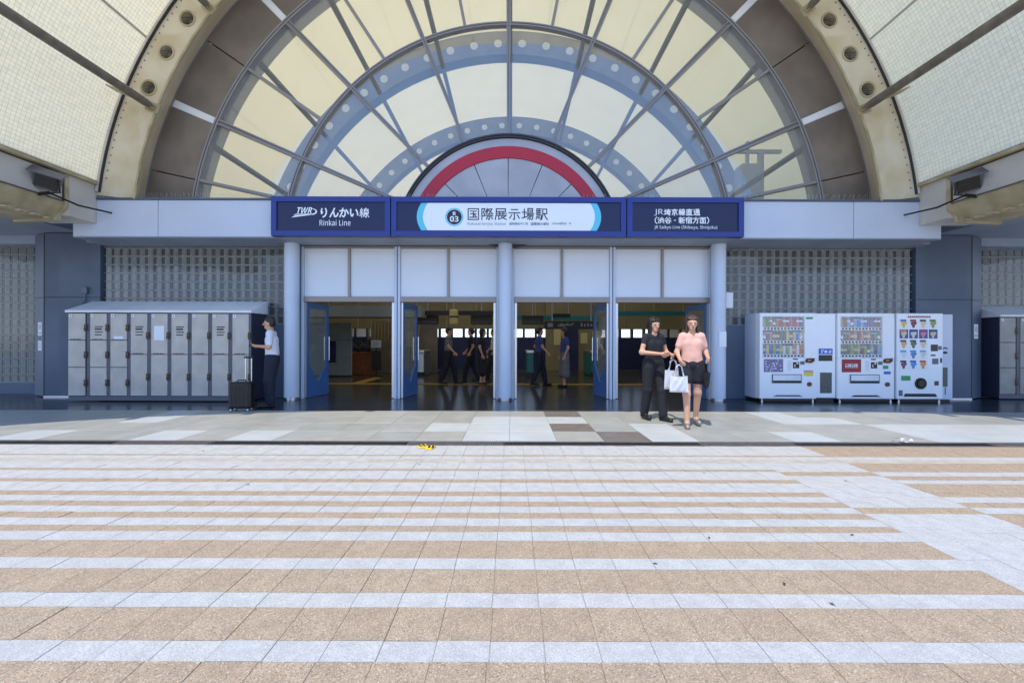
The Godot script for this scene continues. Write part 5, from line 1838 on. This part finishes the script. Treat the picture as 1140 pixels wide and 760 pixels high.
# ---------------------------------------------------------------- inside the hall
func hall():
	var bw := Node3D.new()
	name_top(bw, "hall_back_wall")
	bw.set_meta("kind", "structure")
	var m := MB.new()
	m.bd(-8.4, 8.4, 0.0, 1.44, 20.0, 20.2)
	part(bw, "lower_wall", m, M.navy)
	m = MB.new()
	m.bd(-8.4, 8.4, 1.80, 4.6, 20.0, 20.2)
	part(bw, "upper_wall", m, M.hall_wall)
	m = MB.new()
	m.bd(1.55, 4.2, 0.0, 3.2, 19.7, 19.98)
	part(bw, "tan_bay", m, M.hall_wall)
	var x := -8.4
	while x < 8.4:
		m = MB.new()
		m.bd(x - 0.05, x + 0.05, 1.44, 1.80, 20.0, 20.2)
		part(bw, "window_post", m, M.mullion_dark)
		m = MB.new()
		m.bd(x + 0.05, x + 0.48, 1.44, 1.80, 20.1, 20.108)
		part(bw, "window_pane", m, M.pane)
		x += 0.53
	x = -8.0
	while x < 8.4:
		m = MB.new()
		m.bd(x, x + 0.04, 1.82, 4.5, 19.95, 19.998)
		part(bw, "batten", m, M.beam_tan)
		x += 1.3
	var bm := one_box("ceiling_beam", 0.15, 3.3, 2.05, 2.22, 17.0, 17.2, M.teal, "turquoise overhead beam inside the third door bay", "beam")
	bm = one_box("ceiling_beam", -3.7, -0.2, 2.15, 2.3, 15.6, 15.75, M.mullion_dark, "dark overhead rail inside the second door bay", "beam")
	bm = one_box("ceiling_beam", 3.3, 6.0, 2.15, 2.3, 15.6, 15.75, M.teal, "turquoise overhead beam inside the rightmost door bay", "beam")
	# monitors hanging from rods
	for q in [[476.0, "second door bay, beside the open leaf"], [536.0, "second door bay, near the middle column"], [593.0, "third door bay, near the middle column"]]:
		var t := thing("monitor", "dark ceiling-hung monitor inside the %s" % q[1], "monitor", "ceiling monitors")
		var p := at(q[0], 356, 16.0)
		t.position = p
		m = MB.new()
		m.box(Vector3(-0.38, -0.16, -0.06), Vector3(0.38, 0.16, 0.0), 0.01)
		part(t, "case", m, M.black)
		m = MB.new()
		m.box(Vector3(-0.35, -0.13, 0.001), Vector3(0.35, 0.13, 0.004))
		part(t, "screen", m, M.black_gloss)
		m = MB.new()
		m.tube([Vector3(0, 0.15, -0.03), Vector3(0, 1.6, -0.03)], 0.02, 8)
		part(t, "rod", m, M.steel)
	var pl := thing("hanging_cylinder", "cream cylindrical pendant hanging inside the second door bay", "pendant")  # plain cream cylinder on a rod
	pl.position = at(505, 353, 14.5)
	m = MB.new()
	m.lathe(Vector3.ZERO, [[0.0, -0.24], [0.12, -0.24], [0.14, -0.2], [0.14, 0.2], [0.1, 0.24], [0.0, 0.24]], 18)
	part(pl, "body", m, M.cream)
	m = MB.new()
	m.lathe(Vector3.ZERO, [[0.142, -0.02], [0.15, -0.02], [0.15, 0.03], [0.142, 0.03]], 18)
	part(pl, "band", m, M.mullion_dark)
	m = MB.new()
	m.tube([Vector3(0, 0.24, 0), Vector3(0, 1.9, 0)], 0.02, 8)
	part(pl, "rod", m, M.steel)
	# hanging direction signs
	var hs := thing("hanging_sign", "long black hanging direction sign inside the third door bay", "sign", "black hanging signs")
	hs.position = at(636.5, 361.5, 14.0)
	m = MB.new()
	m.box(Vector3(-0.84, -0.125, -0.08), Vector3(0.84, 0.125, 0.0), 0.008)
	part(hs, "case", m, M.black)
	m = MB.new()
	for q in 9:
		m.bd(-0.42 + q * 0.055, -0.385 + q * 0.055 + 0.008 * (q % 2), -0.05 + 0.03 * (q / 4), 0.02 + 0.02 * (q % 3), -0.005, -0.002)
	for q in 5:
		m.bd(0.28 + q * 0.1, 0.33 + q * 0.1, -0.045, 0.06 - 0.02 * (q % 2), -0.005, -0.002)
	part(hs, "print", m, M.sign_grey)
	thing_part(hs, "arrow_plate", -0.74, -0.58, -0.06, 0.06, M.sign_grey)
	for xx in [-0.6, 0.6]:
		m = MB.new()
		m.tube([Vector3(xx, 0.12, -0.04), Vector3(xx, 1.4, -0.04)], 0.018, 8)
		part(hs, "rod", m, M.steel)
	hs = thing("hanging_sign", "small black hanging sign above the long one in the third door bay", "sign", "black hanging signs")
	hs.position = at(624.5, 351, 15.5)
	m = MB.new()
	m.box(Vector3(-0.32, -0.065, -0.05), Vector3(0.32, 0.065, 0.0), 0.006)
	part(hs, "case", m, M.black)
	for xx in [-0.25, 0.25]:
		m = MB.new()
		m.tube([Vector3(xx, 0.06, -0.025), Vector3(xx, 1.3, -0.025)], 0.015, 8)
		part(hs, "rod", m, M.steel)
	# ticket gates
	for q in [[590.0, M.teal, "teal ticket gate cabinet beside the middle column"], [660.0, M.teal, "teal ticket gate cabinet near the open leaf of the third bay"], [470.0, M.steel, "steel ticket gate cabinet inside the second door bay"]]:
		var t := thing("ticket_gate", q[2], "ticket gate", "ticket gates")
		var p := at(q[0], 418, 16.67)
		t.position = Vector3(p.x, 0, -16.4)
		m = MB.new()
		m.box(Vector3(-0.13, 0.0, -1.6), Vector3(0.13, 0.82, 0.0), 0.03)
		part(t, "cabinet", m, q[1])
		m = MB.new()
		m.box(Vector3(-0.14, 0.822, -1.62), Vector3(0.14, 0.93, 0.01), 0.02)
		part(t, "top", m, M.steel)
		m = MB.new()
		m.box(Vector3(-0.09, 0.932, -0.3), Vector3(0.09, 0.95, -0.05), 0.005)
		part(t, "card_pad", m, M.black)
		m = MB.new()
		m.box(Vector3(-0.135, 0.0, 0.001), Vector3(0.135, 0.14, 0.01))
		part(t, "kick_plate", m, M.black)
	# counter, board and wall behind the leftmost bay
	var t := thing("counter", "reddish wooden counter with plants inside the leftmost door bay", "counter")
	t.position = Vector3(at(402.5, 380, 16.9).x, 0, -16.9)
	m = MB.new()
	m.box(Vector3(-0.38, 0.0, -0.5), Vector3(0.38, 0.78, 0.0), 0.01)
	part(t, "body", m, M.wood)
	m = MB.new()
	m.box(Vector3(-0.42, 0.782, -0.53), Vector3(0.42, 0.83, 0.03), 0.01)
	part(t, "top", m, M.wood)
	for k in 2:
		var pt := thing("potted_plant", ["dark bushy plant on the left of the counter", "dark bushy plant on the right of the counter"][k], "plant", "plants on the counter")
		pt.position = t.position + Vector3(-0.2 + k * 0.42, 0.83, -0.2)
		m = MB.new()
		m.lathe(Vector3.ZERO, [[0.0, 0.0], [0.06, 0.0], [0.08, 0.12], [0.07, 0.12], [0.0, 0.11]], 12)
		part(pt, "pot", m, M.black)
		m = MB.new()
		for q in 60:
			var dir := Vector3(rng.randfn(), absf(rng.randfn()) + 0.3, rng.randfn()).normalized()
			var c := Vector3(0, 0.14, 0) + dir * rng.randf_range(0.05, 0.26)
			var sdv := dir.cross(Vector3(0.3, 1, 0.2)).normalized() * 0.03
			m.quad(c, c + dir * 0.05 + sdv, c + dir * 0.1, c + dir * 0.05 - sdv, Vector3(0, 0.3, 1))
		part(pt, "leaves", m, M.leaf)
	var bd := thing("notice_board", "white notice board on a stand behind the counter", "board")
	bd.position = Vector3(at(418.5, 380, 16.3).x, 0, -16.3)
	m = MB.new()
	m.box(Vector3(-0.18, 1.02, -0.02), Vector3(0.18, 1.28, 0.0), 0.004)
	part(bd, "board", m, M.paper)
	m = MB.new()
	for k in 4: m.box(Vector3(-0.13, 1.07 + k * 0.045, 0.001), Vector3(0.12 - 0.04 * (k % 2), 1.085 + k * 0.045, 0.003))
	part(bd, "print", m, M.sign_grey)
	m = MB.new()
	m.box(Vector3(-0.02, 0.0, -0.05), Vector3(0.02, 1.02, -0.021))
	m.box(Vector3(-0.2, 0.0, -0.2), Vector3(0.2, 0.03, 0.12))
	m.box(Vector3(-0.17, 0.2, -0.045), Vector3(0.17, 0.9, -0.02))
	part(bd, "stand", m, M.mullion_dark)
	var kw := thing("kiosk_wall", "pale grey panelled kiosk wall inside the leftmost door bay", "wall")
	for k in 2:
		for r in 3:
			m = MB.new()
			m.bd(-6.4 + k * 0.42, -5.985 + k * 0.42, 0.05 + r * 0.62, 0.66 + r * 0.62, 16.0, 16.1, 0.004)
			part(kw, "panel", m, M.hall_grey)
	m = MB.new()
	m.bd(-8.3, -6.41, 0.05, 1.9, 16.02, 16.1)
	m.bd(-8.3, -2.9, 2.05, 2.42, 15.0, 15.9)
	part(kw, "fascia", m, M.hall_grey)
	m = MB.new()
	m.bd(-6.35, -6.1, 0.5, 1.25, 15.96, 15.998)
	part(kw, "blue_panel", m, M.navy)
	for k in 16:
		m = MB.new()
		var lx := -5.5 + k * 0.13
		m.bd(lx, lx + 0.045, 0.0 if k > 11 else 1.3, 2.04, 17.6, 17.7)
		part(kw, "louvre", m, M.hall_wall)
	m = MB.new()
	m.bd(-5.56, -2.9, 0.0, 2.04, 18.2, 18.3)
	part(kw, "back_panel", m, M.brown_panel)
	# tactile strip on the floor
	var ts := Node3D.new()
	name_top(ts, "tactile_paving")
	ts.set_meta("kind", "structure")
	var tm := MB.new()
	tm.box(Vector3(-0.148, -0.006, -0.148), Vector3(0.148, 0.006, 0.148), 0.003)
	for r in 5:
		for c in 5:
			tm.lathe(Vector3(-0.12 + r * 0.06, 0.006, -0.12 + c * 0.06), [[0.016, 0.0], [0.012, 0.005], [0.0, 0.005]], 6)
	var tmm := tm.mesh()
	for k in 36: put(ts, "tactile_tile", tmm, M.tactile, shift(Vector3(-5.4 + k * 0.3, 0.003, -13.3)))
	for k in 7: put(ts, "tactile_tile", tmm, M.tactile, shift(Vector3(-4.5, 0.003, -13.6 - k * 0.3)))
	# door of the office and posters on the tan bay
	var od := one_box("office_door", 2.4, 2.95, 0.0, 1.95, 19.62, 19.69, M.navy, "navy door in the tan wall inside the third door bay", "door")
	for q in [[2.05, 1.55, 0.3, 0.9, "tall pale poster left of the navy door"], [3.2, 1.4, 0.3, 0.45, "small pale poster right of the navy door"], [3.75, 1.35, 0.35, 0.7, "pale poster at the right end of the tan wall"]]:
		m = MB.new()
		m.bd(q[0] - q[2] * 0.5, q[0] + q[2] * 0.5, q[1] - q[3] * 0.5, q[1] + q[3] * 0.5, 19.66, 19.695)
		one("poster", m, M.cream, q[4], "poster", "posters in the hall")

func one_box(called: String, x0: float, x1: float, y0: float, y1: float, d0: float, d1: float, mat: Material, label: String, category: String) -> MeshInstance3D:
	var m := MB.new()
	m.bd(x0, x1, y0, y1, d0, d1, 0.006)
	return one(called, m, mat, label, category)

func litter():
	# torn piece of hazard tape at the drain, paper scrap further right
	var t := thing("hazard_tape", "torn yellow and black hazard tape on the white paving by the drain", "tape")
	t.position = Vector3(-0.92, 0.002, -5.36)
	var ym := MB.new()
	var bm := MB.new()
	for q in [[-0.05, -0.03, 0.3, 0.10, 0.07], [0.055, 0.04, -0.2, 0.09, 0.08]]:
		for m in [ym]:
			m.xf = Transform3D(Basis.from_euler(Vector3(0.05, q[2], 0.04)), Vector3(q[0], 0.004, q[1]))
			m.box(Vector3(-q[3] * 0.5, 0, -q[4]), Vector3(q[3] * 0.5, 0.004, q[4]))
		bm.xf = ym.xf
		for k in 2:
			bm.quad(Vector3(-0.05 + k * 0.05, 0.0052, -q[4]), Vector3(-0.025 + k * 0.05, 0.0052, -q[4]), Vector3(0.01 + k * 0.04, 0.0052, q[4] * 0.3), Vector3(-0.02 + k * 0.04, 0.0052, q[4] * 0.3), Vector3.UP)
	part(t, "tape", ym, flat(srgb(232, 196, 40), 0.5))
	part(t, "stripe", bm, M.black)
	var s := thing("paper_scrap", "crumpled white paper scrap lying on the drain at the right", "litter")
	s.position = Vector3(4.95, 0.0, -5.69)
	var m := MB.new()
	for k in 14:
		var a := Vector3(rng.randfn(0, 0.04), rng.randf_range(0.002, 0.05), rng.randfn(0, 0.025))
		var b := a + Vector3(rng.randfn(0, 0.035), rng.randf_range(-0.01, 0.02), rng.randfn(0, 0.03))
		var c := a + Vector3(rng.randfn(0, 0.035), rng.randf_range(-0.01, 0.02), rng.randfn(0, 0.03))
		m.tri(a, b, c, Vector3.UP, Vector3(0.4, 0.7, 0.3).normalized(), Vector3(-0.3, 0.7, 0.4).normalized())
	part(s, "sheet", m, M.paper)
	for q in [[1.92, 4.33, "in the far rows right of the middle"], [2.3, 2.95, "near the right diagonal edge of the stripes"], [-0.85, 4.62, "on the white stripe below the hazard tape"], [-2.2, 3.95, "in the far rows on the left"], [1.35, 2.9, "half way down, right of middle"], [1.5, 2.35, "upper of the near pair on the right"], [1.62, 2.17, "nearest to the camera, on the right"], [0.9, 2.56, "nearest to the middle of the picture"], [3.1, 4.1, "on the white field at the right"], [-3.4, 5.15, "by the drain at the far left"]]:
		var lm := MB.new()
		var ang := rng.randf_range(0, PI)
		lm.xf = Transform3D(Basis(Vector3.UP, ang), Vector3(q[0], 0.002, -q[1]))
		lm.quad(Vector3(-0.018, 0.001, 0), Vector3(0, 0.005, -0.007), Vector3(0.018, 0.002, 0), Vector3(0, 0.004, 0.007), Vector3.UP)
		one("dead_leaf", lm, M.lock_brown, "small dark dead leaf on the paving, " + q[2], "leaf", "dead leaves on the paving")

# ---------------------------------------------------------------- scene
func _ready():
	rng.seed = 7
	var cam := Camera3D.new()
	cam.name = "camera"
	cam.fov = 73.74
	cam.near = 0.05
	cam.far = 400.0
	cam.position = Vector3(0.09, 1.25, 0)
	cam.rotation_degrees = Vector3(0, 0, 0.15)
	add_child(cam)
	cam.current = true
	var sm := ProceduralSkyMaterial.new()
	sm.sky_top_color = srgb(84, 138, 206)
	sm.sky_horizon_color = srgb(214, 222, 230)
	sm.sky_curve = 0.12
	sm.ground_bottom_color = srgb(150, 146, 140)
	sm.ground_horizon_color = srgb(180, 180, 178)
	sm.sun_angle_max = 4.0
	var sky := Sky.new()
	sky.sky_material = sm
	var env := Environment.new()
	env.background_mode = Environment.BG_SKY
	env.sky = sky
	env.background_energy_multiplier = 1.75
	env.tonemap_mode = Environment.TONE_MAPPER_LINEAR
	env.tonemap_exposure = 1.54
	env.sdfgi_enabled = true
	env.ssao_enabled = true
	env.ssil_enabled = true
	var we := WorldEnvironment.new()
	we.environment = env
	add_child(we)
	var sun := DirectionalLight3D.new()
	sun.name = "sun"
	sun.light_energy = 0.93
	sun.light_color = Color(1.0, 0.965, 0.91)
	sun.light_angular_distance = 0.5
	sun.shadow_enabled = true
	add_child(sun)
	sun.look_at_from_position(Vector3.ZERO, Vector3(0.2, -1.0, -0.4), Vector3.UP)

	materials()
	M.hall_grey2 = mottled(srgb(150, 148, 142), srgb(138, 136, 131), 85, 0.01, 0.8, 0.012, 0.4, 0.2)  # locker door tone darkened, the shade of the far right bank painted in
	M.window_dirty = mottled(srgb(92, 96, 96), srgb(60, 64, 66), 80, 0.04, 2.0, 0.04, 0.3)
	M.sign_navy2 = flat(srgb(70, 84, 130), 0.4)
	plaza()
	vault()
	edge_beams()
	fan_window()
	facade()
	glass_walls()
	doors()
	hall()
	signs()
	locker_bank("long row of steel coin lockers under a sloping roof, nine columns wide", -8.99, 9, 9.31, 0.58, [0, 1, 2], "coin locker rows", M.locker_door)
	locker_bank("dark-sided coin lockers at the far right edge beyond the pier", 10.83, 3, 10.02, 0.55, [0, 1, 2], "coin locker rows", M.hall_grey2)
	vending()
	people()
	litter()
